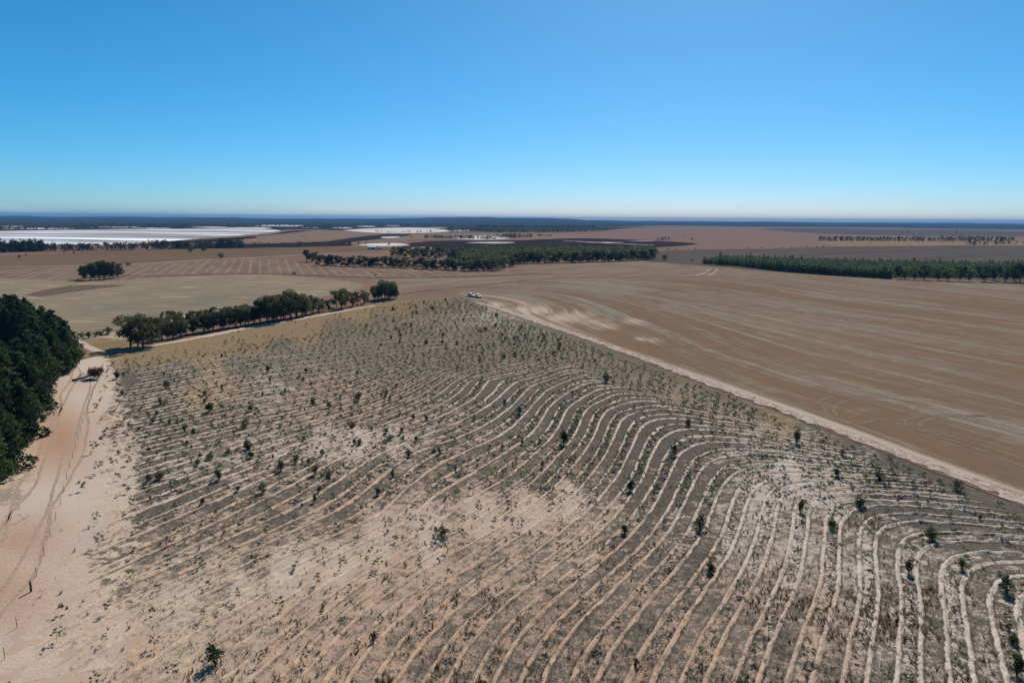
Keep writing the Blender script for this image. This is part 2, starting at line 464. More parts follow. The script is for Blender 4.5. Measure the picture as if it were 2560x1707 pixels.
M = {
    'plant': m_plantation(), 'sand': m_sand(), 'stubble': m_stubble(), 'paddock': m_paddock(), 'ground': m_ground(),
    'lake': m_lake(),
    'striped': m_field('striped_stubble', (0.174, 0.114, 0.083), (0.212, 0.155, 0.116), (0.263, 0.209, 0.161), 7.5, 0.16),
    'upper': m_field('upper_stubble', (0.195, 0.135, 0.094), (0.234, 0.185, 0.136), (0.289, 0.250, 0.188), 30.0, 0.05, 60.0),
    'brown': m_field('brown_field', (0.143, 0.095, 0.062), (0.170, 0.118, 0.076), None, tilt=70),
    'tan': m_field('tan_field', (0.198, 0.136, 0.098), (0.225, 0.162, 0.117), (0.258, 0.186, 0.140), 26.0, 0.10),
    'grey': m_field('grey_fallow', (0.090, 0.075, 0.064), (0.115, 0.095, 0.081), (0.154, 0.131, 0.113), 60.0, 0.05, 75.0),
    'straw': m_field('straw_margin', (0.271, 0.195, 0.111), (0.207, 0.149, 0.085), None, fine_amt=0.9, tilt=60),
    'pinkf': m_field('pink_field', (0.220, 0.143, 0.111), (0.198, 0.132, 0.103), None, tilt=75),
    'samphire': m_simple('samphire_flat', (0.020, 0.015, 0.015), (0.052, 0.038, 0.036), 1.0, (0.38, 0.66), (0.01, 0.04)),
    'bank': m_simple('contour_bank_soil', (0.115, 0.075, 0.058), (0.165, 0.125, 0.10), 0.3),
    'salt': m_simple('salt_crust', (0.88, 0.87, 0.87), (0.48, 0.43, 0.42), 1.0, (0.34, 0.57), (0.008, 0.05)),
    'road': m_simple('sandy_road', (0.42, 0.335, 0.26), (0.33, 0.255, 0.19), 0.6),
    'wheel': m_simple('wheel_track_straw', (0.25, 0.205, 0.15), (0.185, 0.135, 0.095), 1.5, (0.35, 0.6)),
    'rut': m_simple('wheel_rut_sand', (0.43, 0.315, 0.235), (0.30, 0.21, 0.155), 1.8, (0.35, 0.65), None, 0.3),
    'water': m_paint('pale_water', (0.55, 0.62, 0.68), 0.35, 0.4),
    'leaf_euc': m_leaf('eucalypt_leaves', (0.045, 0.057, 0.022), (0.156, 0.169, 0.065), 0.5),
    'leaf_pine': m_leaf('pine_needles', (0.022, 0.043, 0.015), (0.081, 0.122, 0.040), 0.5),
    'leaf_pine2': m_leaf('young_pine_needles', (0.031, 0.060, 0.024), (0.090, 0.134, 0.050), 0.5),
    'leaf_sap': m_leaf('sapling_leaves', (0.092, 0.130, 0.062), (0.185, 0.230, 0.115), 0.5),
    'leaf_shrub': m_leaf('shrub_leaves', (0.034, 0.060, 0.018), (0.100, 0.135, 0.038), 0.5),
    'leaf_far': m_leaf('distant_leaves', (0.024, 0.03, 0.018), (0.065, 0.07, 0.042), 0.5),
    'leaf_olive': m_leaf('olive_shrub_leaves', (0.055, 0.062, 0.022), (0.125, 0.13, 0.05), 0.5),
    'leaf_greygreen': m_leaf('grey_green_shrub_leaves', (0.05, 0.066, 0.042), (0.115, 0.138, 0.088), 0.5),
    'leaf_dead': m_leaf('dead_brown_leaves', (0.06, 0.026, 0.018), (0.15, 0.066, 0.042)),
    'dry': m_leaf('dry_grass_blades', (0.20, 0.125, 0.055), (0.40, 0.29, 0.15)),
    'weed': m_leaf('grey_weed', (0.055, 0.058, 0.050), (0.12, 0.118, 0.098)),
    'bark': m_bark('grey_bark', (0.15, 0.12, 0.10), (0.26, 0.22, 0.19)),
    'bark_pine': m_bark('pine_bark', (0.05, 0.035, 0.028), (0.10, 0.075, 0.06)),
    'twig': m_bark('sapling_stem', (0.085, 0.07, 0.058), (0.15, 0.125, 0.10)),
    'wood': m_bark('weathered_post_wood', (0.055, 0.048, 0.042), (0.115, 0.10, 0.09)),
    'steel': m_paint('galvanised_steel', (0.19, 0.18, 0.17), 0.5, 0.4, 0.5),
    'car_white': m_paint('white_car_paint', (1.0, 0.94, 0.84), 0.55, 0.15),
    'car_glass': m_paint('dark_car_glass', (0.02, 0.023, 0.028), 0.12, 0.5),
    'rubber': m_paint('tyre_rubber', (0.02, 0.02, 0.02), 0.85, 0.1),
    'rim': m_paint('wheel_rim', (0.4, 0.4, 0.41), 0.35, 0.5, 0.6),
    'lamp': m_paint('lamp_glass', (0.6, 0.6, 0.58), 0.2, 0.5),
    'tail': m_paint('tail_lamp_red', (0.35, 0.02, 0.02), 0.3, 0.5),
    'shed_wall': m_paint('shed_wall_metal', (0.95, 0.86, 0.74), 0.5, 0.3),
    'shed_roof': m_paint('shed_roof_metal', (0.62, 0.60, 0.56), 0.45, 0.3),
    'shed_dark': m_paint('shed_opening_dark', (0.03, 0.035, 0.04), 0.8, 0.1),
}

# ------------------------------------------------------------------ the planting rows: a smooth phase field u, whole numbers on row centres
def crop(x0, y0, sc):
    return lambda pts: [(x0 + x / sc, y0 + y / sc) for x, y in pts]
c1, c2, c3, c4 = crop(0, 1280, 3.672), crop(640, 1280, 3.672), crop(1280, 1280, 3.672), crop(1920, 1280, 3.672)
c5, c6, c7, c8 = crop(0, 840, 3.564), crop(640, 840, 3.564), crop(1280, 840, 3.564), crop(1920, 840, 3.564)
ROWS = [
 (0, c4([(2300,1560),(2245,1260),(2190,1000),(2155,850),(2150,750),(2200,690),(2350,640)])),
 (1, c4([(1775,1568),(1755,1270),(1735,1050),(1705,900),(1682,750),(1695,635),(1745,530),(1815,470),(1920,435),(2080,412),(2350,420)])),
 (2, c4([(1295,1568),(1300,1200),(1310,1000),(1300,800),(1282,560),(1282,415),(1310,330),(1390,270),(1500,232),(1700,222),(2000,240),(2350,268)])),
 (3, c4([(800,1568),(845,1250),(900,1000),(920,770),(925,550),(915,350),(912,200),(935,138),(1010,90),(1150,56),(1350,57),(1650,75),(1950,103),(2350,135)])),
 (4, c4([(300,1568),(370,1265),(455,1025),(520,825),(560,600),(582,375),(588,200),(610,100),(650,40)]) + c8([(680,1545),(850,1505),(1050,1497),(1400,1510),(1700,1530),(2000,1560)])),
 (5, c3([(2135,1568),(2215,1330),(2340,1010)]) + c4([(120,820),(215,590),(250,365),(295,140),(318,0)]) + c8([(330,1500),(400,1440),(530,1400),(750,1385),(1000,1388),(1350,1408),(1750,1440)])),
 (6, c3([(1670,1568),(1740,1380),(1830,1175),(1925,1000),(2015,870),(2100,690),(2185,560),(2270,370),(2330,200)]) + c8([(30,1500),(100,1400),(180,1340),(300,1310),(500,1305),(800,1312),(1200,1335),(1700,1375)])),
 (7, c3([(1170,1568),(1250,1395),(1325,1270),(1425,1110),(1520,970),(1600,850),(1680,735),(1755,605),(1840,490),(1910,390),(1975,285),(2025,155),(2043,0)]) + c7([(2030,1465),(2090,1375),(2160,1315)]) + c8([(0,1260),(200,1232),(500,1235),(800,1252),(1200,1280),(1600,1320)])),
 (8, c3([(660,1568),(735,1400),(810,1270),(900,1125),(1000,1000),(1090,900),(1165,800),(1265,685),(1385,570),(1475,460),(1545,365),(1635,230),(1710,110),(1775,0)]) + c7([(1770,1450),(1815,1325),(1880,1245),(1960,1185),(2050,1150)]) + c8([(0,1143),(400,1160),(800,1200),(1200,1230)])),
 (9, c3([(150,1568),(300,1290),(385,1200),(455,1120),(540,995),(670,865),(760,785),(875,680),(975,580),(1080,475),(1160,400),(1250,310),(1330,220),(1425,100),(1485,0)]) + c7([(1500,1440),(1550,1320),(1600,1235),(1670,1145),(1750,1085),(1875,1045),(2025,1035),(2270,1048)]) + c8([(300,1080),(700,1120)])),
 (10, c2([(2090,1568),(2190,1360),(2280,1190)]) + c3([(0,1110),(125,975),(215,885),(340,780),(455,680),(560,600),(650,535),(720,460),(820,390),(900,325),(980,260),(1060,170),(1140,70),(1205,0)]) + c7([(1250,1430),(1320,1300),(1365,1215),(1405,1120),(1440,1040),(1505,980),(1625,938),(1775,920),(2000,930),(2270,958)])),
 (11, c2([(1670,1568),(1755,1390),(1850,1260),(1945,1125),(2050,990),(2165,875),(2340,750)]) + c3([(150,610),(290,500),(400,430),(500,365),(600,300),(690,225),(780,150),(850,80),(915,0)]) + c7([(965,1460),(1040,1370),(1115,1260),(1180,1110),(1220,1010),(1265,935),(1330,870),(1410,835),(1575,808),(1750,815),(2000,850),(2270,900)])),
 (12, c2([(1165,1568),(1250,1410),(1340,1290),(1440,1180),(1560,1050),(1690,940),(1830,840),(1980,710),(2130,610),(2340,480)]) + c3([(120,390),(250,280),(380,180),(480,90),(610,0)]) + c7([(700,1470),(770,1410),(835,1330),(890,1240),(930,1160),(985,1085),(1015,985),(1065,870),(1115,800),(1200,745),(1300,715),(1500,716),(1800,765),(2270,835)])),
 (13, c2([(745,1568),(830,1440),(925,1315),(1025,1190),(1120,1090),(1240,985),(1340,905),(1450,820),(1560,745),(1680,650),(1850,530),(2050,400),(2340,225)]) + c3([(150,100),(290,0)]) + c7([(420,1470),(500,1390),(570,1320),(640,1245),(710,1170),(780,1090),(825,1010),(865,920),(895,840),(920,770),(965,710),(1040,670),(1150,648),(1350,655),(1700,705),(2270,795)])),
 (14, c2([(280,1568),(375,1440),(485,1330),(580,1215),(690,1105),(800,1000),(925,900),(1025,805),(1125,735),(1250,650),(1400,565),(1550,470),(1700,380),(1900,270),(2150,130),(2350,10)]) + c7([(100,1520),(200,1430),(290,1360),(380,1290),(450,1210),(525,1120),(590,1025),(630,960),(690,880),(735,790),(785,705),(830,645),(900,605),(1050,583)])),
 (15, c2([(0,1400),(150,1280),(290,1165),(415,1050),(560,930),(720,810),(900,665),(1100,555),(1250,460),(1430,370),(1650,260),(1900,130),(2100,30)]) + c7([(0,1430),(60,1370),(150,1280),(250,1190),(330,1110),(400,1030),(470,960),(530,890),(570,800),(610,710),(660,630),(740,575),(850,535),(1000,517),(1300,535)])),
 (16, c2([(0,1050),(150,940),(280,850),(400,780),(520,690),(680,600),(820,510),(980,420),(1150,330)]) + c6([(1700,1500),(1850,1420),(2000,1340),(2150,1255)]) + c7([(0,1160),(110,1070),(200,980),(300,880),(360,800),(420,710),(465,650),(520,590),(600,530),(740,490),(900,470),(1200,480)])),
 (17, c2([(0,740),(250,590),(450,490),(650,400),(850,310),(1050,220),(1300,110)]) + c6([(2150,1080)]) + c7([(0,990),(100,890),(180,800),(240,720),(290,650),(330,590),(390,530),(480,465),(600,425),(800,415),(1000,425)])),
 (18, c1([(1100,1080),(1600,830),(2000,630)]) + c2([(0,490),(200,395),(400,305),(650,190),(900,100)]) + c7([(0,780),(100,670),(160,590),(240,510),(330,450),(500,390),(700,372)])),
 (19, c7([(0,590),(80,500),(170,430),(300,370),(450,338),(700,325)])),
 (20, c1([(575,975),(950,765),(1275,610),(1600,450),(1950,285),(2350,110)]) + c7([(0,450),(150,370),(300,312),(500,290),(700,290)]) + c6([(2080,600),(2180,520)])),
 (21, c6([(1780,620),(1880,520),(1950,455),(2050,400),(2200,350)]) + c7([(300,262),(550,240)])),
]
SAME = [
 [(300,962),(500,925),(700,895),(900,873),(1100,860),(1250,858),(1350,865),(1450,882),(1600,922)],
 [(450,882),(650,856),(850,836),(1050,823),(1200,824),(1320,840)],
 [(650,832),(850,806),(1000,794),(1150,791),(1250,802)],
 c5([(800,850),(1300,745),(1800,640),(2281,510)]), c5([(1000,1400),(1500,1290),(2000,1150),(2281,1060)]),
 c5([(900,470),(1500,380),(2281,250)]), c6([(0,930),(600,800),(1200,620),(1500,520)]), c6([(0,720),(500,620),(1100,470)]),
 c1([(470,330),(900,130),(1080,40)]), c1([(480,860),(1250,520),(1600,340)]),
]
PERIOD = 4.5
STEP = [((640,1300),(640,960)), ((450,1390),(450,1000)), ((900,1130),(900,930)), ((250,1480),(300,1230)), ((900,935),(905,800)), ((520,1110),(480,880)), ((1150,880),(1130,775)), ((300,1230),(290,970)), ((200,1440),(230,1230)), ((760,1100),(740,880)), ((760,800),(1000,752))]
DIRN = {5: -1}

def fit_phase():
    S = 60.0
    cx, cy = np.meshgrid(np.linspace(-130, 190, 15), np.linspace(40, 420, 17))
    C = np.stack([cx.ravel(), cy.ravel()], 1) / S
    near = gnd(*np.array([(p[0], p[1]) for k, r in ROWS for p in r[::3]]).T) / S
    C = np.vstack([C, near])
    def basis(p):
        p = np.atleast_2d(p) / S
        d2 = ((p[:, None, :] - C[None]) ** 2).sum(-1)
        K = 0.5 * d2 * np.log(d2 + 1e-9)
        return np.hstack([K, np.ones((len(p), 1)), p])
    A, y, w = [], [], []
    for k, r in ROWS:
        b = basis(gnd(*np.array(r).T)); A.append(b); y += [k] * len(b); w += [1.0] * len(b)
    for s in SAME:
        b = basis(gnd(*np.array(s).T)); A.append(b[1:] - b[:-1]); y += [0] * (len(b) - 1); w += [0.8] * (len(b) - 1)
    for p, q in STEP:
        P, Q = gnd(*p), gnd(*q)
        # the direction across the rows is roughly the view depth here
        n = max(2, int(np.hypot(*(Q - P)) / 25))
        for i in range(n):
            a, c = P + (Q - P) * i / n, P + (Q - P) * (i + 1) / n
            bb = basis(np.stack([a, c])); A.append(bb[1:] - bb[:1])
            y.append(abs(c[1] - a[1]) * 0.96 / PERIOD); w.append(0.3)
    A = np.vstack(A); y = np.array(y); w = np.array(w)[:, None]
    reg = np.eye(A.shape[1]) * 0.012; reg[-3:] = 0
    coef = np.linalg.lstsq(np.vstack([A * w, reg]), np.concatenate([y * w[:, 0], np.zeros(A.shape[1])]), rcond=None)[0]
    # evaluate once on a regular grid, then interpolate
    gx = np.linspace(-160, 240, 401); gy = np.linspace(36, 460, 425)
    GX, GY = np.meshgrid(gx, gy)
    pts = np.stack([GX.ravel(), GY.ravel()], 1)
    U = np.concatenate([basis(q) @ coef for q in np.array_split(pts, 24)]).reshape(GX.shape)
    def u_of(x, y):
        fx = np.clip((x - gx[0]) / (gx[1] - gx[0]), 0, len(gx) - 1.001); fy = np.clip((y - gy[0]) / (gy[1] - gy[0]), 0, len(gy) - 1.001)
        i, j = fx.astype(int), fy.astype(int); a, b = fx - i, fy - j
        return U[j, i] * (1-a) * (1-b) + U[j, i+1] * a * (1-b) + U[j+1, i] * (1-a) * b + U[j+1, i+1] * a * b
    return u_of
U_OF = fit_phase()

# ------------------------------------------------------------------ patches of sand, litter and dry grass over the planting (x, y, sand, dark, red, yellow, white)
PATCH = np.array([
 (60,1650,1,.0,.25,0,.2),(200,1620,1,.0,.2,0,.1),(350,1690,.95,0,.3,0,0),(480,1640,.75,.05,.15,0,.05),(180,1500,.95,.05,.1,0,.2),
 (280,1540,.95,.05,.0,0,.3),(130,1400,.9,.05,.25,0,.2),(150,1330,1,0,.1,0,.5),(230,1290,1,.0,.1,0,.7),(280,1200,1,0,.0,0,.8),
 (210,1130,1,0,.2,0,.6),(220,1050,1,0,.1,0,.7),(240,990,1,0,0,0,.9),(300,1130,.8,.1,0,0,.7),(300,1050,.35,.45,0,0,.4),
 (270,1400,.4,.45,.1,0,.2),(400,1350,.3,.55,.2,.1,0),(550,1320,.3,.5,.2,.3,0),(700,1300,.3,.55,.4,.0,0),(850,1300,.3,.6,.5,0,0),
 (300,1450,.4,.5,.1,0,.1),(450,1400,.45,.45,.2,.1,.1),(560,1420,.6,.2,.2,0,.2),(620,1370,.35,.5,.3,0,0),
 (450,1500,.8,.1,.0,0,.4),(600,1470,.85,.1,0,0,.4),(720,1420,.95,.0,0,0,.5),(850,1390,.95,0,0,0,.3),(950,1360,.9,0,0,.1,.3),(1080,1340,.9,0,0,.1,.4),
 (1200,1290,.9,0,.1,0,.3),(1330,1265,.95,0,.1,0,.3),(1430,1240,.9,.05,.1,0,.5),(1500,1215,.6,.3,0,0,.4),
 (600,1580,.65,.15,.25,0,0),(750,1560,.65,.2,.35,0,0),(900,1500,.6,.2,.3,0,0),(1000,1430,.6,.2,.3,0,0),(1150,1400,.6,.25,.35,0,0),
 (700,1680,.7,.15,.35,0,0),(900,1650,.6,.25,.5,0,0),(1050,1560,.5,.35,.5,0,0),(1200,1450,.45,.45,.4,0,.1),(1100,1680,.4,.5,.6,0,0),(1250,1600,.35,.55,.6,0,0),
 (1350,1420,.45,.4,.4,0,.1),(1450,1340,.5,.3,.3,.1,.2),(1400,1550,.3,.6,.6,0,0),(1350,1660,.3,.6,.5,0,0),(1550,1420,.3,.65,.5,0,.1),(1650,1400,.25,.75,.3,0,.1),
 (1600,1560,.35,.5,.6,0,0),(1750,1450,.25,.75,.4,0,.2),(1750,1600,.35,.5,.5,0,0),(1700,1300,.35,.6,0,0,.6),(1850,1350,.6,.3,0,.1,.9),(1850,1550,.35,.55,.4,0,.2),
 (1950,1450,.45,.4,.1,.2,.6),(2000,1380,.65,.2,0,.2,.9),(2000,1560,.35,.5,.4,0,.3),(2100,1650,.35,.55,.4,0,.4),(2150,1400,.45,.45,0,.1,1),(2200,1550,.35,.55,0,0,.9),
 (2350,1650,.35,.55,0,0,1),(2350,1480,.35,.5,0,.1,1),(2500,1560,.35,.55,0,0,1),(2500,1690,.3,.6,0,0,1),(2280,1350,.35,.55,0,0,1),(2480,1380,.25,.6,0,.3,.9),(2450,1300,.25,.65,0,.4,.9),
 (1900,1250,.75,.2,0,.1,1),(1980,1180,.85,.1,0,.15,1),(2080,1230,.75,.15,0,.2,1),(1880,1130,.65,.3,0,.1,1),(2130,1160,.55,.4,0,.1,1),(2020,1120,.55,.4,0,.2,1),
 (2250,1220,.3,.65,0,.1,1),(2200,1290,.35,.6,0,.1,1),(2380,1230,.2,.75,0,.2,1),(2100,1090,.3,.5,0,.6,.9),(2300,1170,.2,.7,0,.2,.9),(1950,1060,.2,.4,0,.9,.7),
 (1700,1180,.45,.5,0,0,.7),(1600,1150,.3,.6,0,0,.7),(1500,1130,.3,.55,.2,.3,.5),(1450,1180,.35,.5,.3,.5,.2),(1350,1200,.4,.4,.4,.2,.2),(1700,1060,.15,.7,0,.3,.9),(1600,1000,.12,.7,0,.35,.9),
 (1800,1040,.15,.5,0,.6,.8),(1500,960,.12,.7,0,.3,.8),(1420,1020,.2,.65,0,.2,.8),(1400,920,.1,.65,.1,.35,.5),(1550,920,.1,.6,0,.6,.5),(1700,980,.12,.5,0,.7,.6),
 (1300,1050,.35,.5,.1,.1,.8),(1250,1000,.25,.6,0,.1,.9),(1200,1100,.45,.4,.3,.1,.4),(1100,1050,.55,.3,.4,.1,.3),(1150,950,.25,.6,.1,.1,.7),(1050,960,.4,.5,.3,.2,.3),
 (1250,1180,.5,.35,.4,0,.2),(1100,1180,.5,.35,.4,.1,.1),(950,1180,.5,.35,.35,.1,.1),(800,1200,.45,.4,.3,.1,.2),(650,1200,.5,.35,.2,.1,.3),(500,1230,.45,.4,.1,.2,.3),
 (1000,1100,.75,.1,.1,0,.7),(900,1090,.85,.05,.1,0,.8),(800,1110,.75,.1,.1,0,.7),(700,1130,.65,.2,.1,0,.6),(1080,1070,.6,.25,.2,.1,.6),(600,1150,.6,.25,.1,0,.6),(480,1150,.6,.3,0,0,.7),
 (900,1040,.45,.35,.5,.1,.1),(750,1050,.5,.35,.5,.1,.2),(850,985,.6,.25,.45,.2,.2),(780,970,.6,.25,.4,.3,.3),(1000,1010,.45,.4,.5,.1,.1),(650,1000,.5,.35,.3,.2,.5),(680,975,.65,.25,.1,.1,.9),
 (550,1050,.35,.5,.2,.2,.4),(420,1080,.2,.65,0,.1,.4),(500,990,.4,.4,.2,.6,.4),(400,1180,.5,.4,0,.1,.6),(560,970,.35,.45,.1,.6,.5),(400,1000,.25,.6,0,.1,.7),(350,940,.2,.65,0,.1,.7),
 (450,930,.15,.7,0,.1,.7),(600,910,.12,.7,0,.15,.6),(750,920,.12,.75,0,.05,.5),(900,920,.15,.65,.1,.1,.4),(850,870,.1,.65,.1,.15,.3),(1050,900,.15,.65,.2,.15,.3),(1000,860,.1,.6,.2,.25,.2),(700,870,.08,.65,0,.2,.3),
 (1200,900,.15,.6,.2,.25,.3),(1300,900,.12,.6,.2,.3,.3),(1200,860,.15,.5,.1,.3,.5),(1330,860,.25,.45,0,.3,.7),(1430,870,.1,.5,.2,.6,.3),(1300,820,.4,.3,0,.4,.6),
 (1280,800,.6,.1,0,.2,.9),(1150,800,.45,.3,0,.3,.7),(1220,785,.7,.1,0,.2,.9),(1060,795,.2,.4,0,.6,.3),(950,800,.1,.55,0,.5,.2),(850,820,.08,.6,0,.4,.2),(1000,770,.05,.35,0,.95,0),(1100,760,.05,.45,0,.7,0),
 (1180,765,.3,.3,0,.5,.5),(900,780,.05,.3,0,1,0),(750,820,.05,.3,0,1,0),(650,840,.05,.3,0,1,0),(550,860,.05,.25,0,1,0),(450,875,.05,.25,0,1,0),(350,885,.05,.2,0,1,0),(280,895,.15,.15,0,.9,.1),(500,890,.08,.5,0,.6,.3),
 (260,930,.8,.1,0,.1,.9),(620,870,.05,.5,0,.5,.1),
], float)

def patch_at(x, y):
    p = pix(np.stack([x, y, np.zeros_like(x)], -1))
    # distances measured with the depth axis stretched, as the land lies
    def warp(q): return np.stack([q[:, 0] / 60.0, np.log(np.maximum(q[:, 1] - 548, 60.0)) * 8.0], -1)
    a, b = warp(p), warp(PATCH[:, :2])
    out = np.empty((len(p), 5))
    for s in range(0, len(p), 40000):
        d2 = ((a[s:s+40000, None, :] - b[None]) ** 2).sum(-1)
        w = 1.0 / (d2 + 0.12) ** 2
        out[s:s+40000] = (w @ PATCH[:, 2:]) / w.sum(1, keepdims=True)
    return out

# smooth random field for relief and jitter
def vnoise(x, y, s, seed):
    g = np.random.default_rng(seed).random((257, 257))
    fx, fy = (x * s) % 256.0, (y * s) % 256.0
    i, j = fx.astype(int) % 256, fy.astype(int) % 256
    a, b = fx - np.floor(fx), fy - np.floor(fy); a = a * a * (3 - 2 * a); b = b * b * (3 - 2 * b)
    return g[j, i] * (1-a) * (1-b) + g[j, i+1] * a * (1-b) + g[j+1, i] * (1-a) * b + g[j+1, i+1] * a * b

def inside_poly(x, y, poly):
    r = np.zeros(len(x), bool); n = len(poly); j = n - 1
    for i in range(n):
        xi, yi = poly[i]; xj, yj = poly[j]
        hit = ((yi > y) != (yj > y)) & (x < (xj - xi) * (y - yi) / (yj - yi + 1e-12) + xi)
        r ^= hit; j = i
    return r

def dist_poly(x, y, line):
    d = np.full(len(x), 1e9)
    for (ax, ay), (bx, by) in zip(line[:-1], line[1:]):
        vx, vy = bx - ax, by - ay; L = vx * vx + vy * vy + 1e-12
        t = np.clip(((x - ax) * vx + (y - ay) * vy) / L, 0, 1)
        d = np.minimum(d, np.hypot(x - ax - t * vx, y - ay - t * vy))
    return d

# ------------------------------------------------------------------ sheets
def ragged(line, amp, seed, step):
    """densify a closed ground outline and make it uneven"""
    out = []
    n = len(line)
    for i in range(n):
        a, b = np.array(line[i]), np.array(line[(i + 1) % n])
        k = max(1, int(np.hypot(*(b - a)) / step))
        for q in range(min(k, 400)):
            out.append(a + (b - a) * q / min(k, 400))
    P = np.array(out)
    P[:, 0] += (vnoise(P[:, 0], P[:, 1], 0.35 / step, seed) - 0.5) * 2 * amp
    P[:, 1] += (vnoise(P[:, 0], P[:, 1], 0.35 / step, seed + 1) - 0.5) * 2 * amp
    return P

def sheet(name, px, z, mat, smooth=6, amp=0.0, step=4.0, **props):
    p = np.array(px, float)
    if smooth > 1:
        q = np.vstack([p[-1], p, p[0], p[1]]); p = spline(q, smooth)[smooth:-2 * smooth]
    g = [tuple(v) for v in gnd(p[:, 0], p[:, 1])]
    P = ragged(g, amp, abs(hash(name)) % 997 if False else len(name) * 13 + 5, step) if amp else np.array(g)
    V = [Vector((a, b, z)) for a, b in P]
    tris = geometry.tessellate_polygon([V])
    me = bpy.data.meshes.new(name)
    me.from_pydata([tuple(v) for v in V], [], [tuple(t) for t in tris])
    me.update()
    # all faces look up
    import bmesh
    bm = bmesh.new(); bm.from_mesh(me)
    for f in bm.faces:
        if f.normal.z < 0: f.normal_flip()
    bm.to_mesh(me); bm.free()
    me.materials.append(mat)
    return obj(name, me, kind='structure', **props)

def strip(name, px, width, z, mat, amp=0.2, step=None, n=10, ground=False, attrs=None, widths=None, nw=3, **props):
    """a band along a line, width in metres, uneven edges"""
    p = spline(px, n)
    g = p if ground else gnd(p[:, 0], p[:, 1])
    seg = np.hypot(*(g[1:] - g[:-1]).T); L = np.concatenate([[0], np.cumsum(seg)])
    step = step or max(1.0, L[-1] / 500)
    t = np.arange(0, L[-1], step)
    x, y = np.interp(t, L, g[:, 0]), np.interp(t, L, g[:, 1])
    dx, dy = np.gradient(x), np.gradient(y); q = np.hypot(dx, dy) + 1e-9
    nx, ny = -dy / q, dx / q
    w = np.interp(t / t[-1], np.linspace(0, 1, len(widths)), widths) if widths else np.full(len(t), width)
    V = []
    for k in range(nw + 1):
        o = (k / nw - 0.5)
        j = (vnoise(t, np.full_like(t, k * 7.3), 0.4 / max(step, 0.6), 11 + k) - 0.5) * 2 * amp if k in (0, nw) else 0
        V.append(np.stack([x + nx * (w * o + j), y + ny * (w * o + j), np.full_like(x, z)], 1))
    V = np.array(V); m = len(t)
    Fc = []
    for k in range(nw):
        i = np.arange(m - 1)
        Fc.append(np.stack([k * m + i, (k + 1) * m + i, (k + 1) * m + i + 1, k * m + i + 1], 1))
    V = V.reshape(-1, 3); Fc = np.concatenate(Fc)[:, ::-1]
    at = {k: f(V[:, 0], V[:, 1]) for k, f in (attrs or {}).items()}
    me = mesh_np(name, V, Fc, mat, at)
    return obj(name, me, kind='structure', **props)

# ---- the wide ground, to the horizon
HILL = [(-9000, 26), (-6000, 30), (-4200, 24), (-3000, 22), (-2000, 34), (-1300, 62), (-600, 66), (0, 58), (500, 60), (900, 46), (1600, 26), (2600, 24), (3800, 26), (5200, 20), (7000, 22), (12000, 22)]
def ground():
    r = np.concatenate([[0, 30], np.geomspace(60, 26000, 110)])
    a = np.radians(np.linspace(-180, 180, 361))
    Rr, A = np.meshgrid(r, a, indexing='ij')
    x, y = Rr * np.sin(A), Rr * np.cos(A)
    # low hills beyond nine kilometres
    ang = np.degrees(A); key = np.tan(np.clip(A, -1.2, 1.2)) * 12000
    hh = np.interp(key, [k for k, _ in HILL], [h for _, h in HILL])
    rough = (vnoise(ang, Rr * 0, 0.45, 5) - 0.5) * 14 + (vnoise(ang, Rr * 0, 1.6, 6) - 0.5) * 12
    t = np.clip((Rr - 5000) / 8500, 0, 1); t = t * t * (3 - 2 * t)
    t2 = np.clip((Rr - 15000) / 8000, 0, 1)
    z = (hh + rough) * t * (1 - 0.55 * t2) + (vnoise(x, y, 0.0009, 8) - 0.5) * 16 * np.clip((Rr - 3500) / 3000, 0, 1)
    V = np.stack([x, y, z - 0.02], -1).reshape(-1, 3)
    n, m = len(r), len(a)
    i, j = np.meshgrid(np.arange(n - 1), np.arange(m - 1), indexing='ij')
    i, j = i.ravel(), j.ravel()
    Fc = np.stack([i * m + j, i * m + j + 1, (i + 1) * m + j + 1, (i + 1) * m + j], 1)[:, ::-1]
    # where the scrub country is: left and centre from 2.4 km, everywhere near the hills
    p = np.clip((Rr - 1900) / 900, 0, 1) * np.clip((14 - ang) / 14, 0, 1) + np.clip((Rr - 4200) / 2500, 0, 1) * 0.75
    me = mesh_np('ground', V, Fc, M['ground'], {'scrub': np.clip(p, 0, 1).ravel()}, smooth=True)
    return obj('ground', me, kind='structure')
ground()

# ---- paddocks behind the planting
sheet('brown_field', [(-900,690),(0,671),(310,660),(540,645),(640,642),(760,636),(990,630),(1000,622),(800,616),(560,622),(300,624),(0,640),(-900,650)], 0.045, M['brown'], 4, 2.0, 12)
sheet('striped_field', [(250,704),(400,691),(640,684),(740,687),(870,692),(1010,694),(1280,688),(1330,682),(1260,672),(1100,674),(950,668),(780,663),(745,652),(640,646),(540,650),(310,664),(0,672),(-700,692),(-900,720),(0,696)], 0.075, M['striped'], 4, 0.8, 8)
sheet('pasture_paddock', [(-900,735),(0,694),(250,704),(400,693),(640,686),(730,690),(860,702),(905,712),(900,722),(800,745),(700,770),(600,800),(480,830),(330,860),(220,880),(130,890),(0,870),(-900,1050)], 0.051, M['paddock'], 4, 0.8, 5)
sheet('far_field', [(330,612),(420,607),(600,597),(690,577),(780,574),(870,578),(955,584),(890,590),(820,600),(700,606),(560,609)], 0.120, M['tan'], 4, 3, 20)
sheet('middle_field', [(880,606),(1000,588),(1060,586),(1140,584),(1400,586),(1440,594),(1280,599),(1100,599),(1030,598),(1000,604)], 0.120, M['tan'], 4, 3, 20)
sheet('pink_field', [(1230,601),(1450,592),(1530,574),(1700,569),(2000,571),(2400,580),(3400,592),(3400,640),(2500,618),(2100,622),(1850,625),(1620,619),(1760,611),(1600,598),(1440,596)], 0.060, M['pinkf'], 3, 4, 20)
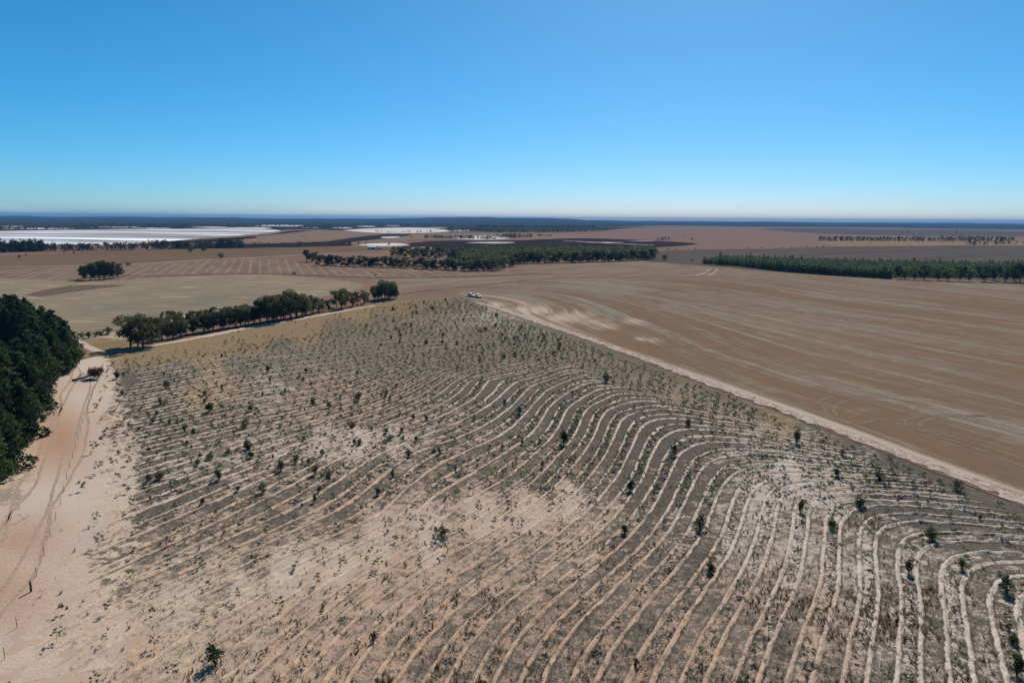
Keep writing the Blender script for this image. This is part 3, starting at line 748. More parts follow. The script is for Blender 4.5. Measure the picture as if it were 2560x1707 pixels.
sheet('far_fallow_field', [(1900,574),(2100,565),(2560,572),(3400,585),(3400,594),(2560,591),(2300,590),(2050,584)], 0.165, M['grey'], 3, 4, 30)
sheet('grey_fallow_field', [(1600,634),(1680,626),(1920,622),(2100,617),(2560,615),(3400,640),(3400,740),(2560,704),(2100,690),(1760,664),(1640,656),(1590,648)], 0.090, M['grey'], 3, 2, 10)
sheet('straw_margin', [(2040,604),(2200,603),(2400,607),(2560,604),(3300,618),(3300,630),(2560,614),(2300,615),(2100,616)], 0.120, M['straw'], 3, 2, 12)
sheet('samphire_flat', [(1000,630),(1015,612),(1060,604),(1130,601.5),(1280,601.5),(1440,596),(1560,599),(1650,603),(1740,610),(1660,618),(1560,622),(1540,632),(1300,640),(1120,638)], 0.135, M['samphire'], 4, 4, 15)
sheet('samphire_flat', [(400,622),(560,612),(700,608),(800,605),(880,595),(950,587),(1030,586),(1000,592),(930,600),(860,608),(880,614),(740,618),(560,621)], 0.150, M['samphire'], 4, 3, 15)
sheet('samphire_shore', [(330,616),(400,606),(520,598),(660,588),(720,578),(780,576),(720,583),(640,592),(640,596),(520,604),(420,611)], 0.141, M['samphire'], 4, 3, 15)
sheet('straw_bank', [(960,634),(1000,622),(1060,617),(1120,622),(1150,630),(1080,636)], 0.165, M['straw'], 4, 1, 8)

# ---- salt lakes
sheet('salt_lake', [(-1500,596),(-600,584),(0,578),(160,575),(330,573),(520,571),(620,569),(700,576),(660,583),(560,592),(470,599),(380,606),(290,612),(150,612),(0,612),(-900,622),(-1500,630)], 0.180, M['lake'], 4, 4, 30)
sheet('salt_lake', [(856,576.5),(930,571),(1010,569),(1075,570.5),(1118,575.5),(1120,579),(1060,582.5),(960,583),(905,580)], 0.195, M['salt'], 4, 4, 25)
sheet('salt_pan', [(1128,594.5),(1180,590.5),(1240,590.5),(1274,594.5),(1250,598.5),(1195,599.5),(1150,598)], 0.225, M['salt'], 5, 2, 15)
sheet('salt_pan', [(898,613.5),(930,609.5),(975,608.5),(1012,610.5),(1020,614),(960,616)], 0.225, M['salt'], 4, 2, 10)
sheet('salt_pan', [(1165,607.5),(1220,605.5),(1290,606.5),(1240,609)], 0.225, M['salt'], 4, 1.5, 10)
sheet('salt_pan', [(950,593),(980,591.5),(1000,592),(985,595),(955,595)], 0.225, M['salt'], 4, 1.5, 10)
for i, (x0, x1, y0, y1) in enumerate([(0,62,565.5,567.2),(0,190,570,573.2),(225,355,567,569.3),(330,430,569.5,571.5),(478,570,567,570),(630,760,562.5,566.5),(600,680,568.5,571),(716,745,565.5,567),(745,800,568.5,570.5),(820,880,568.5,571.5),(890,940,565,567.5),(960,1000,563.5,565.5),(1060,1120,568.8,570.2),(1125,1175,575,578.5),(1460,1560,606,607.5),(1560,1640,603,604)]):
    ym = (y0 + y1) / 2
    sheet('salt_pan', [(x0, ym), ((x0+x1)/2, y0), (x1, ym - 0.3), ((x0+x1)/2 + 8, y1)], 0.30 + i * 0.01, M['salt'], 4, 3, 25)
strip('salt_channel', [(1410,602),(1470,605),(1540,609),(1640,614)], 9, 0.260, M['salt'], 3, 8)
sheet('distant_lake', [(2490,576.5),(2620,574.5),(2900,577),(2900,581),(2620,579.2)], 0.375, M['water'], 3)

# ---- contour banks and farm roads
strip('contour_bank', [(300,692),(460,688),(640,684),(740,687),(870,692),(1010,694.5),(1150,692),(1300,687),(1390,683)], 7, 0.122, M['bank'], 1.2, 3)
strip('contour_bank', [(1000,737),(1100,724),(1200,714),(1290,704),(1380,697.5),(1480,694.5),(1600,694),(1700,694),(1770,689)], 4.5, 0.084, M['bank'], 0.9, 3)
strip('sandy_road', [(-500,684),(0,668.5),(160,665),(320,661.5),(480,652),(620,645),(760,637),(900,630.5),(1000,627)], 5, 0.116, M['road'], 0.8, 5)

# ---- right-hand stubble field with a stripe field v (metres from the fence)
FENCE_R = [(1150,742),(1215,764),(1280,788),(1437,841),(1606,902),(1760,960),(1920,1020),(2200,1128),(2560,1268),(3000,1442),(3500,1640)]
VL = [
 (FENCE_R[2:], None),
 ([(1511,745),(1634,779),(1743,815),(1920,880),(2116,933),(2285,972),(2560,1040)], (1920,880)),
 ([(1443,712),(1607,742),(1743,776),(1920,822),(2240,890),(2560,965)], (1920,822)),
 ([(1400,704),(1607,727),(1920,775),(2192,819),(2560,885)], (1920,775)),
 ([(1560,700),(1770,712),(1920,735),(2110,763),(2560,820)], (1920,735)),
 ([(1700,676),(1920,684),(2250,712),(2560,745)], (1920,684)),
]
def fit_v():
    A, y = [], []
    fl = gnd(*np.array(FENCE_R).T)
    P = []
    for line, ref in VL:
        q = gnd(*spline(line, 4).T)
        v = 0.0 if ref is None else float(dist_poly(*[np.array([c]) for c in g1(*ref)], fl)[0])
        P += [(a, b, v) for a, b in q]
    P = np.array(P); S = 150.0
    C = P[::2, :2] / S
    def basis(p):
        p = p / S; d2 = ((p[:, None] - C[None]) ** 2).sum(-1)
        return np.hstack([d2 * np.log(d2 + 1e-9), np.ones((len(p), 1)), p])
    Bm = basis(P[:, :2]); reg = np.eye(Bm.shape[1]) * 0.05; reg[-3:] = 0
    k = np.linalg.lstsq(np.vstack([Bm, reg]), np.concatenate([P[:, 2], np.zeros(Bm.shape[1])]), rcond=None)[0]
    return lambda x, y: np.concatenate([basis(q) @ k for q in np.array_split(np.stack([x, y], 1), 20)])
V_OF = fit_v()
SPOT = [(1330,778,80,.72,.4),(1430,792,95,.74,.4),(1510,815,80,.66,.3),(1240,762,45,.7,.4),(1580,805,60,.6,.4),(1640,850,50,.55,.4),  # sandy and green patches in the stubble: x, y, radius px, sand, green
 (1300,775,60,.75,.5),(1400,795,70,.75,.3),(1480,805,60,.7,.3),(1520,800,40,.6,.3),(1600,848,35,.62,.6),(1640,850,30,.55,.6),(1350,812,50,.6,.3),(1560,830,50,.4,.3),
 (1480,712,60,.1,.95),(1560,722,60,.1,.95),(1420,704,50,.1,.9),(1300,735,80,.1,.7),(1700,770,60,.1,.6),(2170,1025,50,.25,.9),(2050,950,70,.2,.5),(1850,1000,60,.3,.5),(2350,1150,80,.3,.4),(2000,1040,60,.3,.4),(2500,715,60,.15,.95),(2400,708,60,.1,.9),(2200,702,60,.05,.7),(1850,675,40,.3,1)]
def stubble():
    top = [(1040,735),(1150,722),(1290,707),(1380,700),(1500,697),(1700,697),(1770,692),(1850,679),(2000,684),(2120,692),(2300,703),(2560,713),(3000,737),(3500,765)]
    nx, nt = 420, 260
    bx = spline(FENCE_R, 12); tx = spline(top, 12)
    s = np.linspace(0, 1, nx)
    def along(c):
        g = gnd(c[:, 0], c[:, 1]); return np.stack([np.interp(s, np.linspace(0, 1, len(g)), g[:, k]) for k in (0, 1)], 1)
    # match both ends by photo column so that the quads stay tidy
    xs = np.linspace(1150, 3400, nx)
    bot = gnd(xs, np.interp(xs, bx[:, 0], bx[:, 1])); up = gnd(xs, np.interp(xs, tx[:, 0], tx[:, 1]))
    t = np.linspace(0, 1, nt) ** 1.7
    V = bot[None] * (1 - t[:, None, None]) + up[None] * t[:, None, None]
    x, y = V[..., 0].ravel(), V[..., 1].ravel()
    v = V_OF(x, y)
    p = pix(np.stack([x, y, x * 0], -1))
    sand = np.zeros(len(x)); green = np.full(len(x), .35)
    for px_, py_, r, sa, gr in SPOT:
        w = np.exp(-(((p[:, 0] - px_) / r) ** 2 + ((p[:, 1] - py_) / (r * 0.28)) ** 2))
        sand = np.maximum(sand, sa * w); green = green * (1 - w) + gr * w
    sand = np.maximum(sand, 0.62 * np.exp(-((v - 3.0) / 4.0) ** 2))
    z = 0.06 + (vnoise(x, y, 0.05, 31) - 0.5) * 0.10
    i, j = np.meshgrid(np.arange(nt - 1), np.arange(nx - 1), indexing='ij'); i, j = i.ravel(), j.ravel()
    Fc = np.stack([i * nx + j, i * nx + j + 1, (i + 1) * nx + j + 1, (i + 1) * nx + j], 1)
    me = mesh_np('stubble_field', np.stack([x, y, z], 1), Fc, M['stubble'], {'v': v, 'sand': sand, 'green': green}, smooth=True)
    return obj('stubble_field', me, kind='structure')
stubble()
sheet('upper_stubble_field', [(880,735),(960,715),(930,700),(1010,696),(1150,694),(1290,689),(1340,682),(1250,682),(1290,668),(1400,660),(1560,655),(1640,650),(1680,660),(1760,666),(1850,672),(1850,682),(1770,694),(1700,698),(1500,699),(1380,702),(1290,710),(1150,726),(1040,740),(1010,752)], 0.057, M['upper'], 3, 0.8, 6)

# wheel tracks left in the stubble
LOOP = [(2045,1013),(2055,1000),(2085,993),(2130,990),(2180,993),(2240,998),(2285,1006),(2297,1018),(2280,1028),(2240,1031),(2190,1028),(2150,1032)]
TRK = [LOOP, [(2090,1040),(2085,1022),(2105,1006),(2150,1000),(2210,1004),(2255,1012),(2268,1020)],
       [(2055,1013),(2065,1030),(2100,1052),(2140,1062),(2180,1054),(2200,1048)],
       [(2262,1062),(2265,1052),(2300,1042),(2360,1038),(2440,1040),(2560,1052),(2700,1072)],
       [(2298,1068),(2305,1056),(2340,1046),(2400,1041),(2460,1042)],
       [(2200,1050),(2250,1064),(2330,1088),(2430,1120),(2560,1168),(2750,1240)],
       [(2262,1062),(2300,1075),(2400,1100),(2560,1150),(2750,1215)],
       [(1645,744),(1640,735),(1660,728),(1720,726)], [(1470,735),(1465,727),(1476,722)]]
for t in TRK:
    strip('wheel_track', t, 0.65, 0.125, M['wheel'], 0.25, 0.8)
for t in ([(1740,690),(1756,684),(1768,678),(1775,672)], [(1770,690),(1782,684),(1790,677),(1794,673)], [(1715,687),(1730,681),(1740,676),(1742,671)], [(1700,686),(1713,681),(1722,676),(1724,671)], [(1802,690),(1815,684),(1826,677),(1830,671)]):
    strip('wheel_track', t, 1.6 if t[0][0] in (1740, 1770) else 2.4, 0.115, M['road'] if t[0][0] in (1740, 1770) else M['wheel'], 0.9, 2.0)

# ---- planted field with furrows in the ground
PLANT_POLY_PX = [(-260,1760),(-120,1640),(0,1560),(60,1480),(100,1400),(128,1337),(150,1270),(170,1180),(195,1100),(222,1020),(245,960),(258,910),(240,885),(340,872),(480,850),(600,826),(700,806),(800,788),(900,768),(990,752),(1080,744),(1150,742),(1215,766),(1280,790),(1437,843),(1606,904),(1760,962),(1920,1022),(2200,1130),(2560,1270),(2900,1405),(3050,1500),(3050,1760)]
PLANT_POLY = [tuple(v) for v in gnd(*np.array(PLANT_POLY_PX, float).T)]

def row_strength(x, y):
    p = pix(np.stack([x, y, np.zeros_like(x)], -1))
    k = np.ones(len(x))
    # rows run out into bare sand at the lower left and end before the yellow grass strip and the fence
    lf = gnd(*np.array([(-120,1700),(60,1480),(128,1337),(170,1180),(222,1020),(258,910)], float).T)
    d = dist_poly(x, y, lf)
    k *= np.clip((d - 1.5 - 5 * vnoise(x, y, 0.11, 3)) / 5.0, 0, 1)
    corner = np.clip(((p[:, 0] - 60) + (1640 - p[:, 1]) * 1.1) / 230.0, 0, 1)
    k *= np.where(p[:, 1] > 1350, corner, 1)
    fr = gnd(*np.array(FENCE_R, float).T)
    k *= np.clip((dist_poly(x, y, fr) - 1.0 - 3.5 * vnoise(x, y, 0.06, 4)) / 4.0, 0, 1)
    tl = gnd(*np.array([(240,890),(480,856),(700,815),(900,778),(1080,748),(1150,745)], float).T)
    k *= np.clip((dist_poly(x, y, tl) - 16 - 12 * vnoise(x, y, 0.03, 9)) / 10.0, 0.0, 1)
    return k

def plantation():
    rows, d = [], 46.0
    while d < 420:
        rows.append(d); d += max(0.15, d * d / 27300 * 0.5)
    s = np.arange(-1.0, 1.02, 0.0026)
    D, Sx = np.meshgrid(np.array(rows), s, indexing='ij')
    x, y = (D * Sx), D.copy()
    nr, nc = D.shape
    xf, yf = x.ravel(), y.ravel()
    keep = inside_poly(xf, yf, PLANT_POLY).reshape(nr, nc)
    q = keep[:-1, :-1] | keep[1:, :-1] | keep[:-1, 1:] | keep[1:, 1:]
    i, j = np.nonzero(q)
    Fc = np.stack([i * nc + j, i * nc + j + 1, (i + 1) * nc + j + 1, (i + 1) * nc + j], 1)
    used = np.unique(Fc); remap = np.full(nr * nc, -1); remap[used] = np.arange(len(used))
    xf, yf = xf[used], yf[used]; Fc = remap[Fc]
    u = U_OF(xf, yf); row = row_strength(xf, yf)
    pt = patch_at(xf, yf)
    pq = pix(np.stack([xf, yf, np.zeros_like(xf)], -1))
    up_ = np.clip((1330 - pq[:, 1]) / 120, 0, 1) * np.clip((0.88 - pt[:, 0]) / 0.3, 0, 1)
    pt[:, 1] = pt[:, 1] + 0.30 * up_ - 0.28 * np.clip((pq[:, 1] - 1300) / 150, 0, 1)
    uw = u + (vnoise(xf, yf, 0.25, 41) - 0.5) * 0.06 + (vnoise(xf, yf, 0.9, 48) - 0.5) * 0.05
    f = np.abs((uw + 0.5) % 1.0 - 0.5)
    brk = np.clip((vnoise(xf, yf, 0.18, 42) + 0.5 * vnoise(xf, yf, 0.6, 43) - 0.30) / 0.3, 0.15, 1)
    lump = 0.75 + 0.5 * vnoise(xf, yf, 1.4, 44)
    lump = lump * (0.7 + 0.6 * vnoise(xf, yf, 3.1, 47))
    ridge = np.exp(-((f - 0.222) / 0.045) ** 2) * brk * lump * row
    furrow = np.exp(-((f - 0.14) / 0.035) ** 2) * row
    z = 0.02 + 0.22 * ridge - 0.05 * furrow + 0.05 * (vnoise(xf, yf, 0.8, 45) - 0.5) + 0.06 * (vnoise(xf, yf, 2.2, 46) - 0.5) * (0.4 + pt[:, 1])
    edge = dist_poly(xf, yf, PLANT_POLY + PLANT_POLY[:1])
    z = z * np.clip(edge / 3.0, 0.15, 1) + 0.02
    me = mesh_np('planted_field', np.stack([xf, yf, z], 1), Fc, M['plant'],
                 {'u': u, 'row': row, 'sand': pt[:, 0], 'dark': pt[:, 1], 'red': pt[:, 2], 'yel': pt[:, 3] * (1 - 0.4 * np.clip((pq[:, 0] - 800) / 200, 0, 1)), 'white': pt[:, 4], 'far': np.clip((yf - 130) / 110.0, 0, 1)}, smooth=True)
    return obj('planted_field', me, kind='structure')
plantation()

# ---- sand tracks
def red_left(x, y):
    p = pix(np.stack([x, y, np.zeros_like(x)], -1)); v = np.zeros(len(x))
    for a, b, ra, rb, k in ((150,1100,75,80,.85),(50,1350,100,50,.6),(0,1480,90,80,.6),(110,1330,60,40,.5),(170,1040,40,50,.4)):
        v = np.maximum(v, k * np.exp(-(((p[:, 0] - a) / ra) ** 2 + ((p[:, 1] - b) / rb) ** 2)))
    return v
def white_left(x, y):
    p = pix(np.stack([x, y, np.zeros_like(x)], -1)); v = np.full(len(x), .1)
    for a, b, ra, rb, k in ((205,1000,60,40,1),(120,1230,90,60,.8),(60,1260,80,50,.7),(220,930,60,40,1),(190,1230,60,80,.8),(215,1120,35,90,.8),(140,1330,40,50,.6),(40,1620,150,60,.4)):
        v = np.maximum(v, k * np.exp(-(((p[:, 0] - a) / ra) ** 2 + ((p[:, 1] - b) / rb) ** 2)))
    return v
def dark_left(x, y):
    p = pix(np.stack([x, y, np.zeros_like(x)], -1)); v = np.full(len(x), .0)
    for a, b, ra, rb, k in ((120,1020,40,40,.8),(20,1240,50,40,1),(60,1190,50,30,.7),(30,1300,60,25,.6)):
        v = np.maximum(v, k * np.exp(-(((p[:, 0] - a) / ra) ** 2 + ((p[:, 1] - b) / rb) ** 2)))
    return v
LA = {'red': red_left, 'white': white_left, 'dark': dark_left}
strip('sand_track', [(-260,1760),(-100,1560),(20,1380),(85,1240),(140,1120),(180,1010),(207,945),(214,905),(206,875),(192,850),(170,838)], 22, 0.045, M['sand'], 1.2, 0.7, attrs=LA, widths=[30,28,26,24,22,19,16,12,7,5,5], nw=14)
zero = lambda x, y: np.zeros(len(x))
CTR = [(-230,1760),(-80,1560),(40,1380),(105,1240),(158,1120),(196,1010),(216,950),(222,915)]
for off in (-2.6, -0.9, 2.2, 3.7):
    q = gnd(*spline(CTR, 8).T); tq = np.gradient(q, axis=0); nq = np.stack([-tq[:, 1], tq[:, 0]], 1) / np.hypot(*tq.T)[:, None]
    w_ = (vnoise(np.arange(len(q)) * 1.0, np.zeros(len(q)), 0.23, int(60 + off * 3)) - 0.5) * 1.6
    strip('wheel_rut', q + nq * (off + w_)[:, None], 0.42, 0.062, M['rut'], 0.10, 0.5, 3, True)
strip('sand_track', [(1190,756),(1240,770),(1290,786),(1440,836),(1606,896),(1760,953),(1920,1012),(2200,1116),(2560,1252),(3000,1424),(3400,1580)], 3.0, 0.15, M['sand'], 0.9, 0.6, attrs={'red': zero, 'white': lambda x, y: np.full(len(x), .75), 'dark': lambda x, y: np.full(len(x), .7)}, widths=[3,4,4.5,3.4,3.0,2.8,2.8,3.0,3.2,3.4], nw=6)
strip('sand_track', [(170,842),(260,880),(400,862),(520,840),(640,816),(760,796),(870,776),(940,764)], 3.0, 0.13, M['sand'], 0.5, 1.0, attrs={'red': zero, 'white': lambda x, y: np.full(len(x), .5), 'dark': lambda x, y: np.full(len(x), .4)}, widths=[3,2.5,2.5,4,4,3.5,3,2], nw=4)
sheet('sand_patch', [(190,838),(215,832),(270,828),(300,832),(420,822),(480,806),(500,800),(470,815),(400,838),(320,850),(260,845),(215,848)], 0.063, M['road'], 3, 0.8, 3)
sheet('straw_grass', [(196,884),(212,856),(262,846),(330,852),(420,850),(500,836),(480,848),(380,866),(300,880),(240,892),(212,898)], 0.075, M['straw'], 4, 0.8, 3)
sheet('bare_clay', [(62,738),(150,718),(200,713),(290,712),(310,714),(230,724),(150,736),(90,742)], 0.081, M['bank'], 4, 1.0, 4)

# ------------------------------------------------------------------ haze
hz = MB(); hz.box(-27000, 27000, -27000, 27000, -40, 112)
hm = bpy.data.materials.new('haze_air'); hm.use_nodes = True
nt = hm.node_tree; nt.nodes.clear()
out = nt.nodes.new('ShaderNodeOutputMaterial'); pv = nt.nodes.new('ShaderNodeVolumePrincipled')
pv.inputs['Color'].default_value = (0.12, 0.37, 0.74, 1.0)
pv.inputs['Density'].default_value = 0.000068
pv.inputs['Anisotropy'].default_value = 0.0
nt.links.new(pv.outputs[0], out.inputs['Volume'])
hz.build('haze', hm, kind='stuff', label='thin blue haze over the far plain', category='haze')


# ================================================================== things
# ------------------------------------------------------------------ foliage meshes
def leaf_cloud(clumps, n, size, r, shell=0.55, up=0.0, tri=False, flat=0.0):
    """leaf-sized faces spread through ellipsoids; clumps = (x, y, z, rx, ry, rz)"""
    C = np.array(clumps, float)
    w = C[:, 3] * C[:, 4] + C[:, 3] * C[:, 5]; w /= w.sum()
    k = r.choice(len(C), n, p=w)
    d = r.normal(size=(n, 3)); d /= np.linalg.norm(d, axis=1, keepdims=True)
    d[:, 2] += up; d /= np.linalg.norm(d, axis=1, keepdims=True)
    rad = (shell + (1 - shell) * r.random(n)) ** 1.0 * (0.85 + 0.3 * r.random(n))
    p = C[k, :3] + d * rad[:, None] * C[k, 3:]
    a = r.normal(size=(n, 3)); a[:, 2] *= (1 - flat); a /= np.linalg.norm(a, axis=1, keepdims=True)
    b = np.cross(a, r.normal(size=(n, 3))); b /= np.linalg.norm(b, axis=1, keepdims=True) + 1e-9
    s = size * (0.6 + 0.8 * r.random(n))[:, None]
    if tri:
        V = np.stack([p - a * s * 0.5, p + a * s * 0.5, p + b * s * 0.9], 1)
        return V.reshape(-1, 3), np.arange(n * 3).reshape(-1, 3)
    V = np.stack([p - a * s * 0.5, p - b * s * 0.32, p + a * s * 0.5, p + b * s * 0.32], 1)
    return V.reshape(-1, 3), np.arange(n * 4).reshape(-1, 4)

def euc_variant(i, n_leaf, size, spread=0.36, low=0.25, stems=2):
    """unit-height eucalypt: (trunk mesh, crown mesh)"""
    r = np.random.default_rng(100 + i)
    tb = MB(); cl = []
    for s in range(stems):
        ang = r.random() * 6.28; lean = 0.05 + 0.16 * r.random() * (stems > 1)
        top = 0.62 + 0.3 * r.random()
        base = (0.02 * math.cos(ang) * stems, 0.02 * math.sin(ang) * stems, -0.02)
        mid = (lean * 0.5 * math.cos(ang), lean * 0.5 * math.sin(ang), top * 0.45)
        end = (lean * math.cos(ang), lean * math.sin(ang), top)
        tb.tube([base, mid, end], [0.020, 0.014, 0.005], 6)
        for q in range(6):
            a2 = ang + (r.random() - 0.5) * 5.0
            zc = low + (0.93 - low) * (q + 0.7 * r.random()) / 6.0
            wide = spread * (0.45 + 0.75 * math.sin(math.pi * min(max((zc - low * 0.6) / (1.05 - low * 0.6), 0.05), 0.95)))
            ro = wide * (0.35 + 0.65 * r.random())
            cx, cy = lean * zc * math.cos(ang) + ro * math.cos(a2), lean * zc * math.sin(ang) + ro * math.sin(a2)
            rr = 0.10 + 0.075 * r.random()
            cl.append((cx, cy, zc, rr * 1.15, rr * 1.15, rr * 0.85))
            t0 = max(0.12, zc - 0.28)
            tb.tube([(lean * t0 * math.cos(ang), lean * t0 * math.sin(ang), t0), (cx * 0.6, cy * 0.6, (t0 + zc) / 2), (cx, cy, zc)], [0.008, 0.006, 0.002], 4)
    cl.append((0, 0, 0.86, 0.14, 0.14, 0.13)); cl.append((0.02, 0.03, 0.62, 0.16, 0.16, 0.13))
    V, Fc = leaf_cloud(cl, n_leaf, size, r, 0.5, 0.15)
    V[:, 2] = np.clip(V[:, 2], 0.03, 1.03)
    return tb.mesh('eucalypt_trunk', M['bark'], True), mesh_np('eucalypt_crown', V, Fc, M['leaf_euc'])

def pine_variant(i, n_leaf, size, base_r=0.24, mat='leaf_pine', low=0.03, lumps=26, blunt=0.6):
    """unit-height pine with branch whorls"""
    r = np.random.default_rng(300 + i)
    tb = MB(); tb.tube([(0, 0, -0.02), (0.004, 0, 0.5), (0, 0, 0.97)], [0.017, 0.012, 0.002], 6)
    cl = []
    for q in range(lumps):
        z = low + (0.96 - low) * ((q + r.random()) / lumps) ** 0.92
        R0 = base_r * (1 - ((z - low) / (1.02 - low)) ** (1 + blunt)) * (0.75 + 0.5 * r.random())
        a = q * 2.4 + r.random()
        cx, cy = R0 * 0.72 * math.cos(a), R0 * 0.72 * math.sin(a)
        rr = 0.035 + R0 * 0.42
        cl.append((cx, cy, z + 0.02, rr, rr, rr * 0.62))
        if z > 0.1: tb.tube([(0, 0, z - 0.04), (cx, cy, z)], [0.005, 0.002], 4)
    cl.append((0, 0, 0.95, 0.03, 0.03, 0.06))
    for z in np.linspace(low + 0.05, 0.85, 7):
        R0 = base_r * (1 - ((z - low) / (1.02 - low)) ** (1 + blunt)) * 0.62
        cl.append((0, 0, z, R0, R0, 0.07))
    V, Fc = leaf_cloud(cl, n_leaf, size, r, 0.6, 0.25)
    V[:, 2] = np.clip(V[:, 2], 0.0, 1.05)
    return tb.mesh('pine_trunk', M['bark_pine'], True), mesh_np('pine_crown', V, Fc, M[mat])

def shrub_variant(i, n_leaf, mat='leaf_shrub', wide=0.38, upright=0.0):
    r = np.random.default_rng(500 + i)
    tb = MB(); cl = []
    for q in range(7):
        a = q * 0.9 + r.random(); z = 0.16 + 0.66 * r.random()
        ro = wide * (0.3 + 0.5 * r.random()) * (1 - 0.55 * abs(z - 0.42))
        cx, cy = ro * math.cos(a), ro * math.sin(a)
        rr = 0.15 + 0.09 * r.random()
        cl.append((cx, cy, z, rr, rr, rr * (1.0 + upright)))
        tb.tube([(0, 0, -0.03), (cx * 0.5, cy * 0.5, z * 0.6), (cx, cy, z)], [0.022, 0.015, 0.005], 5)
    cl.append((0, 0, 0.48, 0.25, 0.25, 0.34)); cl.append((0.03, 0, 0.8, 0.11, 0.11, 0.2))
    V, Fc = leaf_cloud(cl, n_leaf, 0.085, r, 0.5, 0.2)
    V[:, 2] = np.clip(V[:, 2], 0.0, 1.05)
    return tb.mesh('shrub_stems', M['twig'], True), mesh_np('shrub_foliage', V, Fc, M[mat])

def sapling_variant(i, n_leaf):
    """thin stem, a few fine branches and a sparse tuft of leaves"""
    r = np.random.default_rng(700 + i)
    tb = MB(); cl = []
    bx, by = (r.random(2) - 0.5) * 0.22
    tb.tube([(0, 0, -0.04), (bx * 0.3, by * 0.3, 0.4), (bx, by, 0.95)], [0.009, 0.007, 0.003], 5)
    m = 6 + i % 3
    for q in range(m):
        a = q * 2.3 + r.random(); z = 0.42 + 0.5 * (q + r.random()) / m
        ro = (0.10 + 0.16 * r.random()) * (1.2 - 0.6 * abs(z - 0.65))
        cx, cy = bx * z + ro * math.cos(a), by * z + ro * math.sin(a)
        tb.tube([(bx * z * 0.8, by * z * 0.8, z - 0.16), (cx, cy, z)], [0.004, 0.002], 4)
        rr = 0.085 + 0.05 * r.random()
        cl.append((cx, cy, z + 0.02, rr, rr, rr * 0.8))
    cl.append((bx, by, 0.93, 0.07, 0.07, 0.07))
    V, Fc = leaf_cloud(cl, n_leaf, 0.060, r, 0.15, 0.1)
    return tb.mesh('sapling_stem', M['twig'], True), mesh_np('sapling_crown', V, Fc, M['leaf_sap'])

EUC = [euc_variant(i, 2600, 0.052, stems=2 + i % 2) for i in range(6)]
EUC_S = [euc_variant(20 + i, 760, 0.085, 0.40, 0.12, 1 + i % 2) for i in range(5)]
PINE_BIG = [pine_variant(i, 5200, 0.042, 0.27, 'leaf_pine', 0.02, 34, 0.75) for i in range(4)]
PINE_S = [pine_variant(20 + i, 380, 0.095, 0.27, 'leaf_pine2', 0.01, 14, 0.9) for i in range(4)]
SHRUB = [shrub_variant(i, 750, ('leaf_shrub', 'leaf_shrub', 'leaf_olive', 'leaf_greygreen', 'leaf_shrub', 'leaf_olive', 'leaf_shrub')[i], (0.36, 0.50, 0.40, 0.62, 0.28, 0.30, 0.55)[i], (0, 0.1, 0.3, -0.25, 0.6, 0.1, -0.3)[i]) for i in range(7)]
SAP = [sapling_variant(i, 330) for i in range(6)]

def merged(pair, name):
    """trunk and crown of a far tree in one mesh"""
    t, c = pair
    me = bpy.data.meshes.new(name)
    vs_, fs_ = [], []
    mi = []
    for k, m in enumerate((t, c)):
        b = len(vs_)
        vs_ += [tuple(v.co) for v in m.vertices]
        for p in m.polygons: fs_.append(tuple(b + q for q in p.vertices)); mi.append(k)
    me.from_pydata(vs_, [], fs_)
    me.materials.append(t.materials[0]); me.materials.append(c.materials[0])
    me.polygons.foreach_set('material_index', mi)
    me.update()
    return me
EUC_FAR = [merged(p, 'eucalypt_tree') for p in EUC_S]
PINE_FAR = [merged(p, 'pine_tree') for p in PINE_S]

def ordinal(n): return {1: 'first', 2: 'second', 3: 'third'}.get(n, str(n) + ('st' if n % 10 == 1 and n != 11 else 'nd' if n % 10 == 2 and n != 12 else 'rd' if n % 10 == 3 and n != 13 else 'th'))

def gz(x, y): return 0.03

def plant(name, pair, x, y, h, label, cat, group=None, wide=1.0, parts=('trunk', 'crown'), lean=0.0):
    o = empty(name, (x, y, gz(x, y)), random.random() * 6.28)
    o.scale = (h * wide, h * wide * (0.92 + 0.16 * random.random()), h)
    o.rotation_euler = (lean * (random.random() - 0.5), lean * (random.random() - 0.5), random.random() * 6.28)
    for nm, me in zip(parts, pair): obj(nm, me, o)
    return tag(o, label, cat, group)

def plant1(name, me, x, y, h, label, cat, group=None, wide=1.0):
    o = obj(name, me)
    o.location = (x, y, gz(x, y)); o.rotation_euler = (0, 0, random.random() * 6.28)
    o.scale = (h * wide, h * wide, h)
    return tag(o, label, cat, group)

def at_px(fn, name, thing, px, py, hp, label, cat, group=None, **kw):
    x, y = g1(px, py)
    return fn(name, thing, x, y, height_at(px, py, hp), label, cat, group, **kw)

# ------------------------------------------------------------------ pine wood at the left edge
def fill(poly_px, spacing, seed, jitter=0.4):
    g = gnd(*np.array(poly_px, float).T); r = np.random.default_rng(seed)
    x0, y0 = g.min(0); x1, y1 = g.max(0)
    X_, Y_ = np.meshgrid(np.arange(x0, x1, spacing), np.arange(y0, y1, spacing))
    p = np.stack([X_.ravel(), Y_.ravel()], 1) + (r.random((X_.size, 2)) - 0.5) * 2 * jitter * spacing
    return p[inside_poly(p[:, 0], p[:, 1], [tuple(q) for q in g])]

